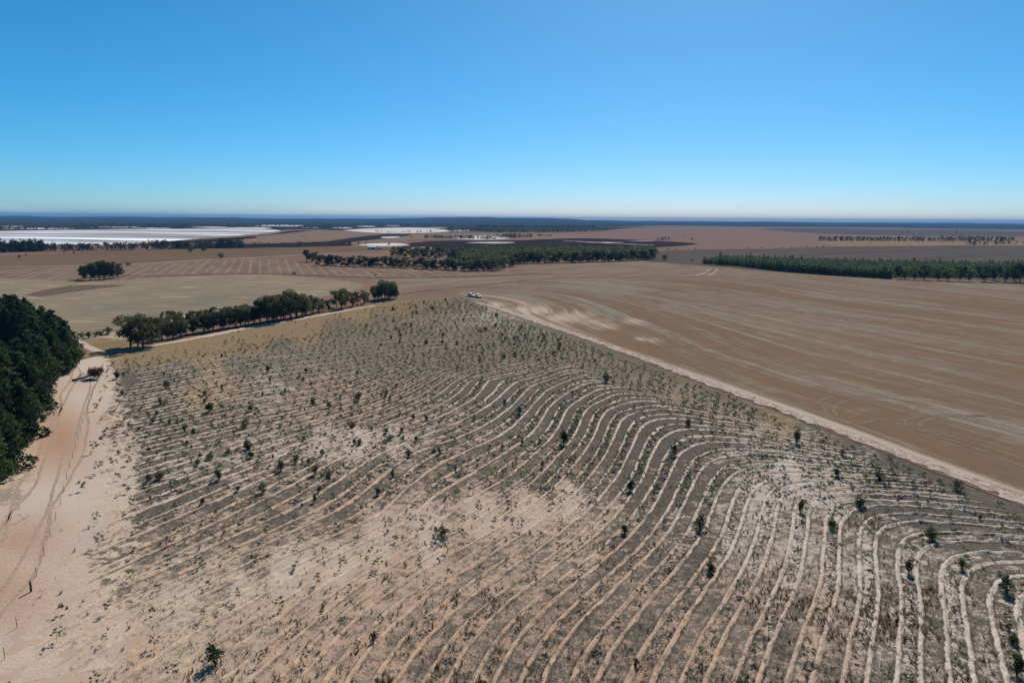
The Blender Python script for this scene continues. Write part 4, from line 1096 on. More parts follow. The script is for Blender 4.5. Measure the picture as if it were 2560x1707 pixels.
WOOD = [(-260,1400),(-40,1235),(20,1170),(62,1100),(85,1030),(120,975),(160,930),(178,905),(168,880),(110,855),(33,813),(-150,775),(-420,800)]
edge_l = gnd(*np.array(WOOD[:8], float).T)
wood_pts = fill(WOOD, 4.0, 5, 0.3)
far_edge = gnd(*np.array(WOOD[7:11], float).T)
pp = pix(np.c_[wood_pts, np.full(len(wood_pts), 6.0)])
keep = (pp[:, 0] > -170)
wood_pts = wood_pts[keep]
d_edge = dist_poly(wood_pts[:, 0], wood_pts[:, 1], edge_l)
d_far = dist_poly(wood_pts[:, 0], wood_pts[:, 1], far_edge)
order = np.argsort(np.minimum(d_edge, d_far))
n_w = 0
n_edge = 0
for i in order[:115]:
    x, y = wood_pts[i]
    h = 10.4 + 2.6 * random.random()
    if d_edge[i] < 4.5:
        n_edge += 1; lab, grp = f'dense dark pine, {ordinal(1 + int((np.sort(wood_pts[d_edge < 4.5][:, 1]) < y).sum()))} from the near end along the track edge of the left wood', 'pines along the edge of the left wood'
        h *= 0.93; wd = 1.12
    elif d_far[i] < 6:
        lab, grp = 'dark pine on the far side of the left wood facing the dry pasture', 'pines on the far side of the left wood'; wd = 1.05
    else:
        lab, grp = 'dark pine inside the left wood, only its top in view', 'pines inside the left wood'; wd = 1.0
    plant('pine_tree', PINE_BIG[n_w % 4], x, y, h, lab, 'tree', grp, wide=wd, lean=0.05); n_w += 1

# ------------------------------------------------------------------ windbreak of eucalypts
GRP_W = 'eucalypts of the windbreak row'
big = [(326,868,80,1.15,'tallest broad eucalypt at the near end of the windbreak row'),
       (352,870,82,1.15,'broad eucalypt leaning over the long shadow at the windbreak end'),
       (378,862,70,1.0,'eucalypt with hanging foliage behind the large end tree of the windbreak')]
for k, (px, py, hp, w, lab) in enumerate(big):
    at_px(plant, 'eucalypt_tree', EUC[k], px, py, hp, lab, 'tree', GRP_W, wide=w)
base_x = [400, 600, 700, 810]; base_y = [853, 817, 803, 778]
top_x = [395, 426, 460, 489, 540, 591, 608, 634, 671, 709, 734, 758, 785, 812]; top_y = [795, 797, 800, 786, 772, 768, 763, 757, 733, 731, 722, 736, 738, 752]
n_e = 3
for px in np.arange(404, 818, 13.0):
    px = px + (random.random() - 0.5) * 8
    by = float(np.interp(px, base_x, base_y)) - random.random() * 3
    ty = float(np.interp(px, top_x, top_y)) + random.random() * 9
    sect = 'the low western' if px < 500 else ('the middle' if px < 640 else ('the tall eastern' if px < 760 else 'the last dense'))
    at_px(plant, 'eucalypt_tree', EUC[n_e % 6], px, by, max(by - ty, 30) * (0.84 + 0.2 * random.random()), f'dark eucalypt in {sect} stretch of the windbreak, {ordinal(n_e + 1)} tree from its near end', 'tree', GRP_W, wide=0.86 + 0.25 * random.random()); n_e += 1
e0 = n_e
for px, py, hp in sorted([(408,836,40),(425,830,42),(447,826,46),(420,812,36),(433,812,34),(470,818,36),(487,816,40),(505,812,38),(530,808,40),(556,804,34),(570,800,34),(590,800,36),(620,795,36),(655,790,40),(690,786,50),(735,780,50),(775,772,34)]):
    at_px(plant, 'eucalypt_tree', EUC[n_e % 6], px, py, hp, f'lighter young eucalypt, {ordinal(n_e - e0 + 1)} from the left in the back line behind the windbreak', 'tree', 'young eucalypts behind the windbreak', wide=0.85); n_e += 1
for px, py, hp, w, lab in [(842,768,40,.9,'low leaning eucalypt left of the lone pale trunk in the windbreak gap'),(853,773,52,.8,'slender eucalypt with bare pale trunk after the dense windbreak'),
        (864,768,44,.75,'eucalypt with open crown right of the lone pale trunk'),(881,766,34,.7,'thin eucalypt with tuft crown in the windbreak gap'),(894,762,33,.65,'very thin eucalypt between two tufted trees in the windbreak gap'),
        (910,759,34,.8,'round-headed eucalypt near the end of the windbreak gap'),(917,756,24,.6,'narrow leaning eucalypt beside the final dense clump'),
        (821,777,27,.55,'small eucalypt standing just past the dense windbreak stretch')]:
    at_px(plant, 'eucalypt_tree', EUC[n_e % 6], px, py, hp, lab, 'tree', GRP_W, wide=w); n_e += 1
e0 = n_e
for px, py, hp in sorted([(936,749,36),(946,751,40),(955,750,47),(966,750,46),(974,748,40),(984,748,34),(992,747,28),(960,745,46),(978,744,38)]):
    at_px(plant, 'eucalypt_tree', EUC[n_e % 6], px, py, hp, f'dark eucalypt, {ordinal(n_e - e0 + 1)} from the left in the dense clump ending the windbreak', 'tree', 'eucalypts of the end clump', wide=0.8); n_e += 1
# shrubs left of the windbreak
for px, py, hp, lab in [(206,843,14,'low grey-green shrub nearest the pine wood on pale sand'),(222,845,16,'broad dark shrub second from the pine wood on pale sand'),(240,842,14,'low shrub in the middle of the clump before the windbreak'),(252,838,13,'small shrub behind the clump before the windbreak'),(270,836,20,'taller round olive shrub beside the first windbreak tree')]:
    at_px(plant, 'shrub', SHRUB[n_e % 7], px, py, hp, lab, 'shrub', 'shrubs before the windbreak', wide=1.5, parts=('stems', 'foliage')); n_e += 1

# ------------------------------------------------------------------ copse and single trees in the paddocks
e0 = n_e
for px, py, hp in sorted([(204,698,33),(214,700,37),(226,701,40),(238,700,44),(250,699,46),(262,698,47),(272,698,43),(284,697,40),(296,695,36),(305,692,26),(232,694,36),(256,693,40),(280,692,34)]):
    at_px(plant, 'eucalypt_tree', EUC[n_e % 6], px, py, hp, f'dark eucalypt, {ordinal(n_e - e0 + 1)} from the left in the rounded copse in the dry pasture', 'tree', 'eucalypts of the pasture copse', wide=0.72); n_e += 1
SOLO = [(553,646,14,1.6,'rounded dark bush alone in the brown field above the striped stubble'),(321,664,8,2.2,'low wide bush beside the sandy road near the copse'),(735,686,6,2.0,'small dark bush on the contour bank under the striped stubble'),(938,691,6,.9,'small tree on the contour bank between striped stubble and pasture'),
        (1662,651,14,1.1,'lone round tree on bare ground right of the grove'),(766,655,31,1.0,'large dark tree at the near corner of the grove'),(790,653,24,.9,'second large tree at the near corner of the grove'),(778,656,22,1.0,'low dense tree between the two corner trees of the grove'),
        (48,646,9,.8,'small dark pine alone in pale grass below the far pine belt'),(476,630,12,1.7,'round tree in front of the far tree belt'),(509,628,11,1.5,'round bush right of the round tree before the far belt'),
        (1728,654,5,1.6,'scrap of low scrub by the end of the pine plantation'),(1030,595,5,.8,'tiny lone tree in the tan field behind the salt pond'),(876,613,8,1.2,'dark tree left of the salt pond below the tan field'),(896,612,7,.8,'small tree at the left tip of the salt pond'),(915,613,7,.8,'small tree on the near bank of the salt pond'),(972,614,7,.9,'tree standing before the white middle of the salt pond')]
for px, py, hp, w, lab in SOLO:
    at_px(plant, 'eucalypt_tree', EUC[n_e % 6], px, py, hp, lab, 'tree', None, wide=w); n_e += 1
for px, py, hp, lab in [(66,640,6,1),(160,635,6,2),(185,634,6,3),(241,632,5,4),(120,634,4,5),(205,633,4,6)]:
    at_px(plant1, 'eucalypt_tree', EUC_FAR[lab % 5], px, py, hp, f'small scattered tree, {ordinal(1 + sum(q < px for q in (66, 160, 185, 241, 120, 205)))} from the left in pale grass before the far pine belt', 'tree', 'scattered trees before the far pine belt', wide=1.0)

# ------------------------------------------------------------------ middle grove
FRONT = [(770,662),(860,668),(1000,671),(1100,675),(1165,679),(1240,679),(1278,667),(1304,660),(1367,659),(1453,657),(1559,654),(1601,652),(1644,648)]
fx, fy = [p[0] for p in FRONT], [p[1] for p in FRONT]
k = 0
px = 800.0
while px < 1640:
    py = float(np.interp(px, fx, fy)) - 1.0 - random.random() * 2.0
    gap = 950 < px < 1180
    h = 22 + 8 * random.random() - (1 if px < 1100 else 0)
    lab = f'slim eucalypt, {ordinal(k + 1)} from the left in the thin front line of the grove' if px < 1150 else f'eucalypt, {ordinal(k + 1)} from the left along the front edge of the dense grove'
    at_px(plant, 'eucalypt_tree', EUC_S[k % 5], px, py, h, lab, 'tree', 'front line of the grove', wide=1.2 + 0.4 * random.random())
    px += (11 if px < 1150 else 9.5) * (0.7 + 0.6 * random.random()); k += 1
back = fill([(1150,668),(1240,668),(1300,652),(1450,650),(1640,643),(1640,636),(1560,633),(1400,632),(1200,634),(1120,642),(1150,655)], 7.6, 12, 0.42)
BODY = back
k0 = k
for px in np.arange(985, 1150, 10.0):
    at_px(plant1, 'eucalypt_tree', EUC_FAR[k % 5], px + random.random() * 4, 648 - random.random() * 7, 22 + 7 * random.random(), f'dark eucalypt, {ordinal(k - k0 + 1)} from the left in the second clump behind the thin front line', 'tree', 'second clump of the grove', wide=1.25); k += 1
k0 = k
for px, py in [(1072,632),(1083,630),(1095,630),(1108,631),(1120,632)]:
    at_px(plant1, 'eucalypt_tree', EUC_FAR[k % 5], px, py, 15, f'eucalypt, {ordinal(k - k0 + 1)} from the left in the small clump by the white salt flat', 'tree', 'small clump by the salt flat', wide=1.2); k += 1

# ------------------------------------------------------------------ right-hand pine plantation
PF = [(1757,660),(1847,666),(1936,677),(2026,685),(2115,691),(2215,697),(2300,700),(2420,706),(2560,712),(2700,720)]
pfx, pfy = [p[0] for p in PF], [p[1] for p in PF]
k = 0; px = 1760.0
while px < 2225:
    py = float(np.interp(px, pfx, pfy)) - 0.5
    hp = float(np.interp(px, [1757, 1850, 1950, 2100, 2230], [17, 20, 25, 24, 26])) * (0.85 + 0.3 * random.random())
    at_px(plant, 'pine_tree', PINE_S[k % 4], px, py, hp, f'young pine, {ordinal(k + 1)} from the left in the front row of the pine plantation', 'tree', 'front row of the pine plantation', wide=1.25)
    px += 6.5 * (0.75 + 0.5 * random.random()); k += 1
px = 1800.0; k0 = k
while px < 2560:
    py = float(np.interp(px, [1800, 2000, 2200, 2560], [652, 661, 666, 672]))
    at_px(plant1, 'pine_tree', PINE_FAR[k % 4], px, py, 16 + 9 * random.random() ** 1.5, f'young pine in the back row of the plantation, {ordinal(k - k0 + 1)} top from the left', 'tree', 'back row of the pine plantation', wide=1.0)
    px += 11 * (0.6 + 0.8 * random.random()); k += 1
def mass(name, pts, hs, n_leaf, size, mat, r, shape='pine', wide=0.3, label='', cat='wood'):
    """many far trees that read as one mass: leaf faces only, one mesh"""
    Vs, Fs, b = [], [], 0
    for (x, y), h in zip(pts, hs):
        if shape == 'pine': cl = [(x, y, h * z, h * wide * (1.08 - z * z), h * wide * (1.08 - z * z), h * 0.16) for z in (0.15, 0.4, 0.65, 0.85)]
        else:
            cl = [(x + (r.random() - 0.5) * h * 0.5, y + (r.random() - 0.5) * h * 0.5, h * z, h * wide, h * wide, h * 0.2) for z in (0.25, 0.5, 0.75, 0.8)]
        V, Fc = leaf_cloud(cl, n_leaf, size * h, r, 0.5, 0.2, tri=True)
        V[:, 2] = np.maximum(V[:, 2], 0.05)
        Vs.append(V); Fs.append(Fc + b); b += len(V)
    me = mesh_np(name, np.concatenate(Vs), np.concatenate(Fs), M[mat])
    o = obj(name, me, kind='stuff'); o['label'] = label; o['category'] = cat
    return o
r2 = np.random.default_rng(77)
mass('eucalypt_wood', BODY, 7.0 + 3.2 * r2.random(len(BODY)), 150, 0.13, 'leaf_euc', r2, 'euc', 0.30, 'dense body of the eucalypt grove behind its front line')
pp = fill([(1765,659),(1850,665),(1940,675),(2030,683),(2120,689),(2225,694),(2560,696),(2760,702),(2760,678),(2560,671),(2200,665),(2000,659),(1800,651)], 3.6, 31, 0.4)
mass('pine_wood', pp, 5.2 + 1.6 * r2.random(len(pp)), 60, 0.13, 'leaf_pine2', r2, 'pine', 0.3, 'close-planted young pines filling the right-hand plantation behind its front row')
for px, py, hp, w, lab in [(2239,697,33,.9,'dark eucalypt first right of the pine plantation front'),(2262,698,30,.8,'low dark eucalypt beside the first eucalypt of the plantation'),(2285,699,28,1.0,'dense dark eucalypt with its crown near the ground by the plantation'),
        (2310,700,38,.7,'upright eucalypt with bare dark trunk before the pines'),(2345,701,30,1.1,'broad low eucalypt in straw grass right of the bare trunk'),(2368,702,32,1.0,'rounded eucalypt over straw grass before the pines'),(2398,703,40,.85,'tall eucalypt with dark trunk rising in front of pine tops'),
        (2422,704,27,.6,'thin pale-stemmed eucalypt at the field edge'),(2462,704,38,1.1,'wide eucalypt with dark lower crown near the right edge'),(2485,702,32,.8,'slim eucalypt behind the wide eucalypt near the right edge'),(2513,705,42,.9,'tall open eucalypt second from the right edge'),(2534,704,36,.8,'eucalypt with two bare trunks by the white sand'),(2552,706,48,.9,'tall eucalypt cut by the right edge of the view')]:
    at_px(plant, 'eucalypt_tree', EUC[n_e % 6], px, py, hp, lab, 'tree', 'eucalypts right of the pine plantation', wide=w); n_e += 1
e0 = n_e
for px, py, hp in [(2330,692,24),(2355,690,24),(2385,690,26),(2410,692,24),(2440,692,28),(2470,690,28),(2500,692,30),(2530,690,28),(2555,692,30),(2580,700,34),(2610,700,34)]:
    at_px(plant1, 'eucalypt_tree', EUC_FAR[n_e % 5], px, py, hp, f'olive eucalypt, {ordinal(n_e - e0 + 1)} from the left in the second line behind field-edge eucalypts', 'tree', 'second line right of the plantation', wide=1.0); n_e += 1

# ------------------------------------------------------------------ far tree rows and belts
k = 0
px = 2050.0
while px < 2530:
    at_px(plant1, 'eucalypt_tree', EUC_FAR[k % 5], px, 603.5 - random.random(), 9.5 + 4 * random.random(), f'dark tree, {ordinal(k + 1)} from the left in the long row across the far pink field', 'tree', 'long tree row in the far field', wide=1.15); k += 1
    px += 8.5 * (0.6 + 0.8 * random.random())
for px, py, hp, w, lab in [(1644,601,7,1.2,'left tree of the small far clump in the pink field'),(1655,601,9,1.3,'left middle tree of the small far clump'),(1663,601,9,1.3,'tallest tree of the small far clump in the pink field'),(1672,600,8,1.2,'right tree of the small far clump'),
        (1728,601,7,1.0,'lone far tree right of the small clump'),(1712,595,4,1.0,'small far tree above the lone tree'),(1517,572,5,1.2,'lone rounded tree on the far plain'),(1536,572,5,1.0,'lone thinner tree on the far plain'),(1350,590,6,1.2,'dark tree on the low scrub strip of the far plain'),
        (2390,581,4,1.3,'small dark tree on the far fallow rise'),(2255,581,4,1.2,'far tree pair left member on the fallow rise'),(2270,581,4,1.2,'far tree pair right member on the fallow rise'),(2212,580,3.5,1.2,'far tree left of the pair on the fallow rise')]:
    at_px(plant1, 'eucalypt_tree', EUC_FAR[k % 5], px, py, hp, lab, 'tree', None, wide=w); k += 1
FB = [2003, 2018, 2042, 2058, 1978, 1955, 1904, 1760, 1738, 1725, 1690, 1670, 1870]
for px, py in [(2003,619),(2018,618),(2042,618.5),(2058,618),(1978,620),(1955,621),(1904,621),(1760,623),(1738,623),(1725,623),(1690,625),(1670,625),(1870,622)]:
    at_px(plant, 'shrub', SHRUB[k % 7], px, py, 2.6 + 1.2 * random.random(), f'low dark bush, {ordinal(1 + sum(q < px for q in FB))} from the left along the border of the grey fallow', 'shrub', 'bushes bordering the fallow', wide=1.6, parts=('stems', 'foliage')); k += 1

def belt(name, line, n, h, seed, label, spread=6.0, nl=46, size=0.17, wide=0.34, mat='leaf_far', shape='euc'):
    r = np.random.default_rng(seed)
    p = spline(line, 10); i = np.sort(r.random(n)) * (len(p) - 1)
    q = np.stack([np.interp(i, np.arange(len(p)), p[:, c]) for c in (0, 1)], 1)
    g = gnd(q[:, 0], q[:, 1]); d = np.hypot(g[:, 0], g[:, 1])
    g *= (1 + (r.random(n) * spread / d)[:, None])
    return mass(name, g, h[0] + (h[1] - h[0]) * r.random(n) ** 1.4, nl, size, mat, r, shape, wide, label)
belt('tree_row', [(2415,613),(2470,612),(2570,611)], 30, (4, 9), 21, 'short bushy tree row by the fallow at the right edge', 12, 60, 0.16, 0.4)
belt('tree_row', [(1268,581),(1340,581),(1420,581),(1500,581.5)], 44, (5, 10), 22, 'broken row of tiny trees across the far plain', 10, 40, 0.2, 0.22)
belt('pine_wood', [(-500,652),(-150,640),(0,632),(60,630),(110,629)], 190, (11, 14), 1, 'dark pine belt at the left edge in front of the salt lake', 60, 70, 0.13, 0.28, 'leaf_far', 'pine')
belt('tree_belt', [(90,629),(200,628),(330,626),(480,622),(620,621)], 200, (5, 10), 2, 'dark belt of trees along the near shore of the salt lake', 40)
belt('tree_belt', [(385,625),(480,623),(560,620),(600,619)], 60, (8, 13), 3, 'taller dark trees in the belt below the salt lake', 25)
belt('scrub', [(620,618),(700,616),(800,614),(880,613)], 34, (4, 7), 4, 'scattered scrub between the brown field and samphire flat', 20)
belt('scrub', [(1150,634),(1250,632),(1400,630),(1500,631)], 230, (3, 6.5), 5, 'dark scrub mass behind the grove', 130, 40, 0.2, 0.5)
belt('scrub', [(1500,630),(1560,630),(1640,632)], 60, (4, 8), 6, 'dark scrub at the right end of the samphire flat', 40, 40, 0.2, 0.45)
belt('scrub', [(1062,596),(1120,597),(1180,598),(1240,600)], 110, (4, 8), 7, 'dark scrub in front of the oval salt pan', 30)
belt('scrub', [(1240,596),(1290,595),(1330,595)], 60, (4, 10), 8, 'dark scrub at the right tip of the oval salt pan', 40)
belt('scrub', [(1120,578),(1160,579),(1210,580),(1260,583)], 80, (5, 11), 9, 'scrub right of the long salt lake', 100)
belt('scrub', [(1340,590.5),(1380,591.5)], 26, (3, 5), 10, 'low scrub strip on the far plain', 30)
belt('tree_belt', [(1190,570),(1300,569.5),(1400,570),(1490,570.5)], 190, (8, 13), 11, 'dark tree belt on the far plain under the hills', 140, 34, 0.22)
belt('tree_belt', [(0,574.5),(200,573),(350,571.5),(480,571)], 170, (5, 10), 12, 'thin line of scrub along the far shore of the salt lake', 120, 26, 0.24)
belt('tree_belt', [(680,574),(740,573),(800,572.5),(860,571)], 120, (5, 10), 13, 'dark scrub between the two salt lakes', 220, 26, 0.24)
belt('tree_belt', [(200,569),(420,568),(600,567),(760,567),(960,566),(1120,568)], 330, (6, 12), 14, 'dark scrub country beyond the salt lakes', 900, 22, 0.28, 0.4)
belt('tree_belt', [(1500,565),(1700,563.5),(1900,563),(2150,566),(2350,571),(2560,576)], 300, (7, 13), 15, 'dark tree line at the foot of the hills on the right', 700, 22, 0.28, 0.45)
belt('tree_belt', [(1100,560),(1400,561),(1600,561.5),(1900,561),(2200,563),(2560,568)], 260, (9, 15), 16, 'bluish tree line below the skyline', 1400, 20, 0.32, 0.5)
belt('scrub', [(940,581.8),(1000,582.5),(1060,582),(1090,580.5)], 26, (4, 9), 17, 'thin trees along the near shore of the long salt lake', 25)

# ------------------------------------------------------------------ planted saplings and shrubs
POLY_IN = [tuple(v) for v in gnd(*np.array([(-40,1740),(110,1440),(150,1330),(190,1180),(240,1010),(275,905),(480,868),(700,826),(900,782),(1000,760),(1150,748),(1270,800),(1437,856),(1606,918),(1760,978),(1920,1040),(2200,1150),(2540,1290),(2700,1380),(2700,1740)], float).T)]

BUSH = [(540,1662,50),(933,1605,28),(1104,1338,28),(1748,1323,37),(1777,1431,24),(1560,1333,24),(1297,1037,26),(1516,957,28),(1722,1067,26),(1409,1112,38),(1350,1108,15),(1356,1168,18),(1575,1227,28),(1687,1140,30),
 (671,932,20),(676,956,13),(757,952,12),(777,962,10),(783,1015,20),(762,1028,9),(825,1020,15),(895,1003,23),(1066,861,16),(953,865,9),(991,969,11),(965,986,13),(898,1112,18),(880,1071,20),(1022,1141,24),(741,1158,22),(703,1176,25),(789,1187,25),(975,1100,16),(1005,1081,14),
 (654,1233,26),(650,1058,10),(759,1102,15),(893,935,9),(843,931,8),(525,1030,25),(558,1022,14),(628,1028,17),(613,1068,22),(513,988,16),(512,1008,13),(415,972,20),(400,1013,20),(620,1123,30),(373,1204,22),(399,1199,25),(550,1201,30),(293,948,21),(308,942,12),(554,893,12),(424,1064,17),(595,1228,15),(630,1145,17),
 (2090,1192,21),(2198,1199,22),(2105,1137,16),(2149,1269,33),(1990,1109,34),(2389,1224,28),(2001,1280,30),(2331,1350,42),(2405,1424,30),(2516,1480,48),(2541,1688,50),(2530,1607,27),(2522,1574,20),(2271,1432,34),(2080,1320,30),(1029,815,12),(1214,827,13),(1256,860,12),(1383,887,11),(1313,846,12),(1294,849,12),(2450,1300,14),(2240,1560,16),(1590,1665,22),(1200,905,12),(1430,985,12),(1180,870,10),(1350,870,11)]
rb = np.random.default_rng(88)
FARP = [(960,770),(1120,752),(1200,775),(1290,805),(1440,862),(1560,905),(1500,935),(1300,900),(1050,880),(900,830)]
for x_, y_ in zip(900 + 660 * rb.random(400), 752 + 180 * rb.random(400)):
    if inside_poly(np.array([x_]), np.array([y_]), FARP)[0] and len(BUSH) < 150: BUSH.append((float(x_), float(y_), 6.5 + 6 * rb.random()))
MIDP = [(300,930),(700,900),(1150,920),(1350,1000),(1300,1150),(1000,1230),(650,1290),(330,1250),(270,1080)]
for x_, y_ in zip(270 + 1080 * rb.random(500), 900 + 390 * rb.random(500)):
    if inside_poly(np.array([x_]), np.array([y_]), MIDP)[0] and len(BUSH) < 225: BUSH.append((float(x_), float(y_), (7 + 9 * rb.random()) * (y_ - 560) / 480))
bands = [('the nearest planting rows', 1290, 9999), ('the middle planting rows', 1100, 1290), ('the upper planting rows', 980, 1100), ('the far planting rows', 0, 980)]
bush_xy = []
for bn, lo, hi in bands:
    ms = sorted([b for b in BUSH if lo <= b[1] < hi])
    for i, (px, py, hp) in enumerate(ms):
        size = 'large' if hp > 32 else 'bushy' if hp > 18 else 'small'
        at_px(plant, 'shrub', SHRUB[(i * 3 + int(hp)) % 7], px, py, hp * 1.0, f'{size} dark green shrub, {ordinal(i + 1)} dark shrub from the left track in {bn}', 'shrub', 'dark shrubs among the planting rows', wide=0.7 + 0.6 * random.random() if hp < 30 else 0.85, lean=0.3, parts=('stems', 'foliage'))
        bush_xy.append(g1(px, py))

def row_points():
    r = np.random.default_rng(9)
    P = np.array(POLY_IN); x0, y0 = P.min(0); x1, y1 = P.max(0)
    n = 90000
    x, y = x0 + (x1 - x0) * r.random(n), y0 + (y1 - y0) * r.random(n)
    m = inside_poly(x, y, POLY_IN); x, y = x[m], y[m]
    for _ in range(3):
        u = U_OF(x, y); e = 0.5
        gx_, gy_ = (U_OF(x + e, y) - U_OF(x - e, y)) / (2 * e), (U_OF(x, y + e) - U_OF(x, y - e)) / (2 * e)
        d = (u - np.round(u)) / (gx_ ** 2 + gy_ ** 2 + 1e-6)
        x, y = x - np.clip(d * gx_, -2, 2), y - np.clip(d * gy_, -2, 2)
    x += (r.random(len(x)) - 0.5) * 0.5; y += (r.random(len(x)) - 0.5) * 0.5
    m = inside_poly(x, y, POLY_IN); x, y = x[m], y[m]
    p = pix(np.stack([x, y, x * 0], -1))
    pt = patch_at(x, y)
    # density: strong in the middle and far ground, thin on bare sand and in the near right
    den = np.where(p[:, 1] < 1000, 0.85, np.where(p[:, 1] < 1250, 0.75, 0.26))
    den = den * (1 - 0.55 * np.clip(pt[:, 0] - 0.5, 0, 1)) * (1 - 0.75 * (pt[:, 3] > 0.7))
    den = np.where((p[:, 0] > 1850) & (p[:, 1] > 1060), den * 0.55, den)
    den = np.where((p[:, 1] < 900) & (p[:, 0] > 900), 1.0, den)
    den = den * np.clip(row_strength(x, y) * 1.6 - 0.25, 0.04, 1)
    taken = {}
    out = []
    for i in range(len(x)):
        if r.random() > den[i]: continue
        gap = 1.9 if p[i, 1] < 1250 else 3.8
        key = (int(x[i] // 4), int(y[i] // 4)); ok = True
        for a in (-1, 0, 1):
            for b in (-1, 0, 1):
                for q in taken.get((key[0] + a, key[1] + b), ()):
                    if (q[0] - x[i]) ** 2 + (q[1] - y[i]) ** 2 < gap * gap: ok = False
        if ok:
            taken.setdefault(key, []).append((x[i], y[i])); out.append((x[i], y[i], p[i, 0], p[i, 1]))
    return np.array(out)
SP = row_points()
# real height: about a metre on the near sand, two metres in the middle ground, a little less far away
def sap_h(px, py):
    h = np.interp(py, [740, 900, 1000, 1200, 1300, 1450, 1700], [1.45, 1.35, 1.5, 2.0, 1.7, 1.25, 1.3])
    return h * (0.65 + 0.6 * random.random())
vis = (SP[:, 2] > 0) & (SP[:, 2] < 2560) & (SP[:, 3] < 1720)
hs = np.array([sap_h(*q[2:]) for q in SP])
apparent = np.where(vis, hs / np.hypot(SP[:, 0], SP[:, 1]), 0)
big_i = set(np.argsort(-apparent)[:300].tolist())
COLS = [(0, 500, 'the left'), (500, 950, 'the centre left'), (950, 1400, 'the middle'), (1400, 1900, 'the centre right'), (1900, 2600, 'the right')]
def sap_label(px, py):
    c = next((n for a, b, n in COLS if a <= px < b), 'the right')
    bnd = 'bottom rows' if py > 1480 else 'near rows' if py > 1330 else 'middle rows' if py > 1180 else 'upper rows' if py > 1050 else 'far rows'
    return f'thin grey-green sapling on its sandy planting line in {c} of the {bnd}', f'saplings in {c} of the {bnd}'
rest = []
rank = {}
for i in sorted(big_i, key=lambda q: SP[q, 2]):
    l_ = sap_label(*SP[i, 2:])[1]; rank[i] = sum(1 for v in rank.values() if v[0] == l_) + 1, l_; rank[i] = (l_, rank[i][0])
for i, (x, y, px, py) in enumerate(SP):
    if i in big_i:
        lab, grp = sap_label(px, py)
        lab = lab.replace('thin grey-green sapling on its sandy planting line in', f'thin grey-green sapling, {ordinal(rank[i][1])} from the left in')
        plant('sapling', SAP[i % 6], x, y, hs[i], lab, 'sapling', grp, wide=0.9 + 0.5 * random.random(), parts=('stem', 'crown'), lean=0.2)
    elif -300 < px < 2860:
        rest.append((x, y, hs[i]))
def sapling_mass(rest):
    r = np.random.default_rng(21); Vs, Fs, b = [], [], 0; T = MB()
    for x, y, h in rest:
        a = r.random() * 6.28; w = 0.20 * h
        cl = [(x + w * math.cos(a + k * 2.1), y + w * math.sin(a + k * 2.1), h * (0.45 + 0.2 * k), 0.25 * h, 0.25 * h, 0.17 * h) for k in range(3)]
        V, Fc = leaf_cloud(cl, 78, 0.13 * h, r, 0.15, 0.1, tri=True)
        Vs.append(V); Fs.append(Fc + b); b += len(V)
        t = 0.008 * h
        Vs.append(np.array([(x - t, y, 0), (x + t, y, 0), (x + (r.random() - .5) * 0.1, y, h * 0.8)])); Fs.append(np.array([[b, b + 1, b + 2]])); b += 3
    o = obj('sapling_stand', mesh_np('sapling_stand', np.concatenate(Vs), np.concatenate(Fs), M['leaf_sap']), kind='stuff')
    o['label'] = 'the many small saplings filling the farther planting rows'; o['category'] = 'saplings'
sapling_mass(rest)

# ------------------------------------------------------------------ dry tussocks and grey weeds on the planting
def tufts(name, n, mat, h, seed, label, want, blades=7, wide=0.5, on_row=None):
    r = np.random.default_rng(seed)
    P = np.array(POLY_IN); 
    d = 50 * (380 / 50) ** (r.random(n * 8) ** 1.35); s = (r.random(n * 8) - 0.5) * 1.75
    x, y = d * s, d
    m = inside_poly(x, y, POLY_IN); x, y = x[m], y[m]
    p = pix(np.stack([x, y, x * 0], -1)); pt = patch_at(x, y)
    f = np.abs((U_OF(x, y) + 0.5) % 1.0 - 0.5)
    w = want(p, pt, f) * np.maximum(np.clip(row_strength(x, y) * 1.5 - 0.1, 0.12, 1), (pt[:, 3] > 0.35) * 0.9) * (0.3 + 1.4 * (vnoise(x, y, 0.15, seed + 3) > 0.5))
    m = r.random(len(x)) < w; x, y = x[m][:n], y[m][:n]
    k = len(x)
    hh = h * (0.5 + r.random(k))
    # every blade a thin triangle leaning outward
    a = r.random((k, blades)) * 6.28; L = hh[:, None] * (0.6 + 0.6 * r.random((k, blades)))
    o = wide * L
    bx, by = x[:, None] + 0.25 * o * np.cos(a), y[:, None] + 0.25 * o * np.sin(a)
    tx, ty = x[:, None] + o * np.cos(a), y[:, None] + o * np.sin(a)
    wv = 0.10 * L
    v0 = np.stack([bx - wv * np.sin(a), by + wv * np.cos(a), np.full_like(bx, 0.01)], -1)
    v1 = np.stack([bx + wv * np.sin(a), by - wv * np.cos(a), np.full_like(bx, 0.01)], -1)
    v2 = np.stack([tx, ty, L], -1)
    V = np.stack([v0, v1, v2], 2).reshape(-1, 3)
    ob = obj(name, mesh_np(name, V, np.arange(len(V)).reshape(-1, 3), M[mat]), kind='stuff')
    ob['label'] = label; ob['category'] = 'grass' if mat == 'dry' else 'weeds'
tufts('dry_grass', 4200, 'dry', 0.40, 51, 'dry straw-coloured tussocks between the planting rows', lambda p, pt, f: 0.10 + 0.9 * pt[:, 3] + 0.5 * ((p[:, 0] > 1850) & (p[:, 0] < 2350) & (p[:, 1] > 1120) & (p[:, 1] < 1600)), 8)
tufts('weeds', 15000, 'weed', 0.17, 61, 'low grey weeds and litter over the planted sand', lambda p, pt, f: (0.25 + 0.8 * pt[:, 1]) * (np.abs(f - 0.222) > 0.06), 7, 1.1)
tufts('weeds', 2600, 'leaf_sap', 0.22, 71, 'small green weeds along the scalped planting lines', lambda p, pt, f: 0.5 * (f < 0.15) + 0.06, 7, 0.9)

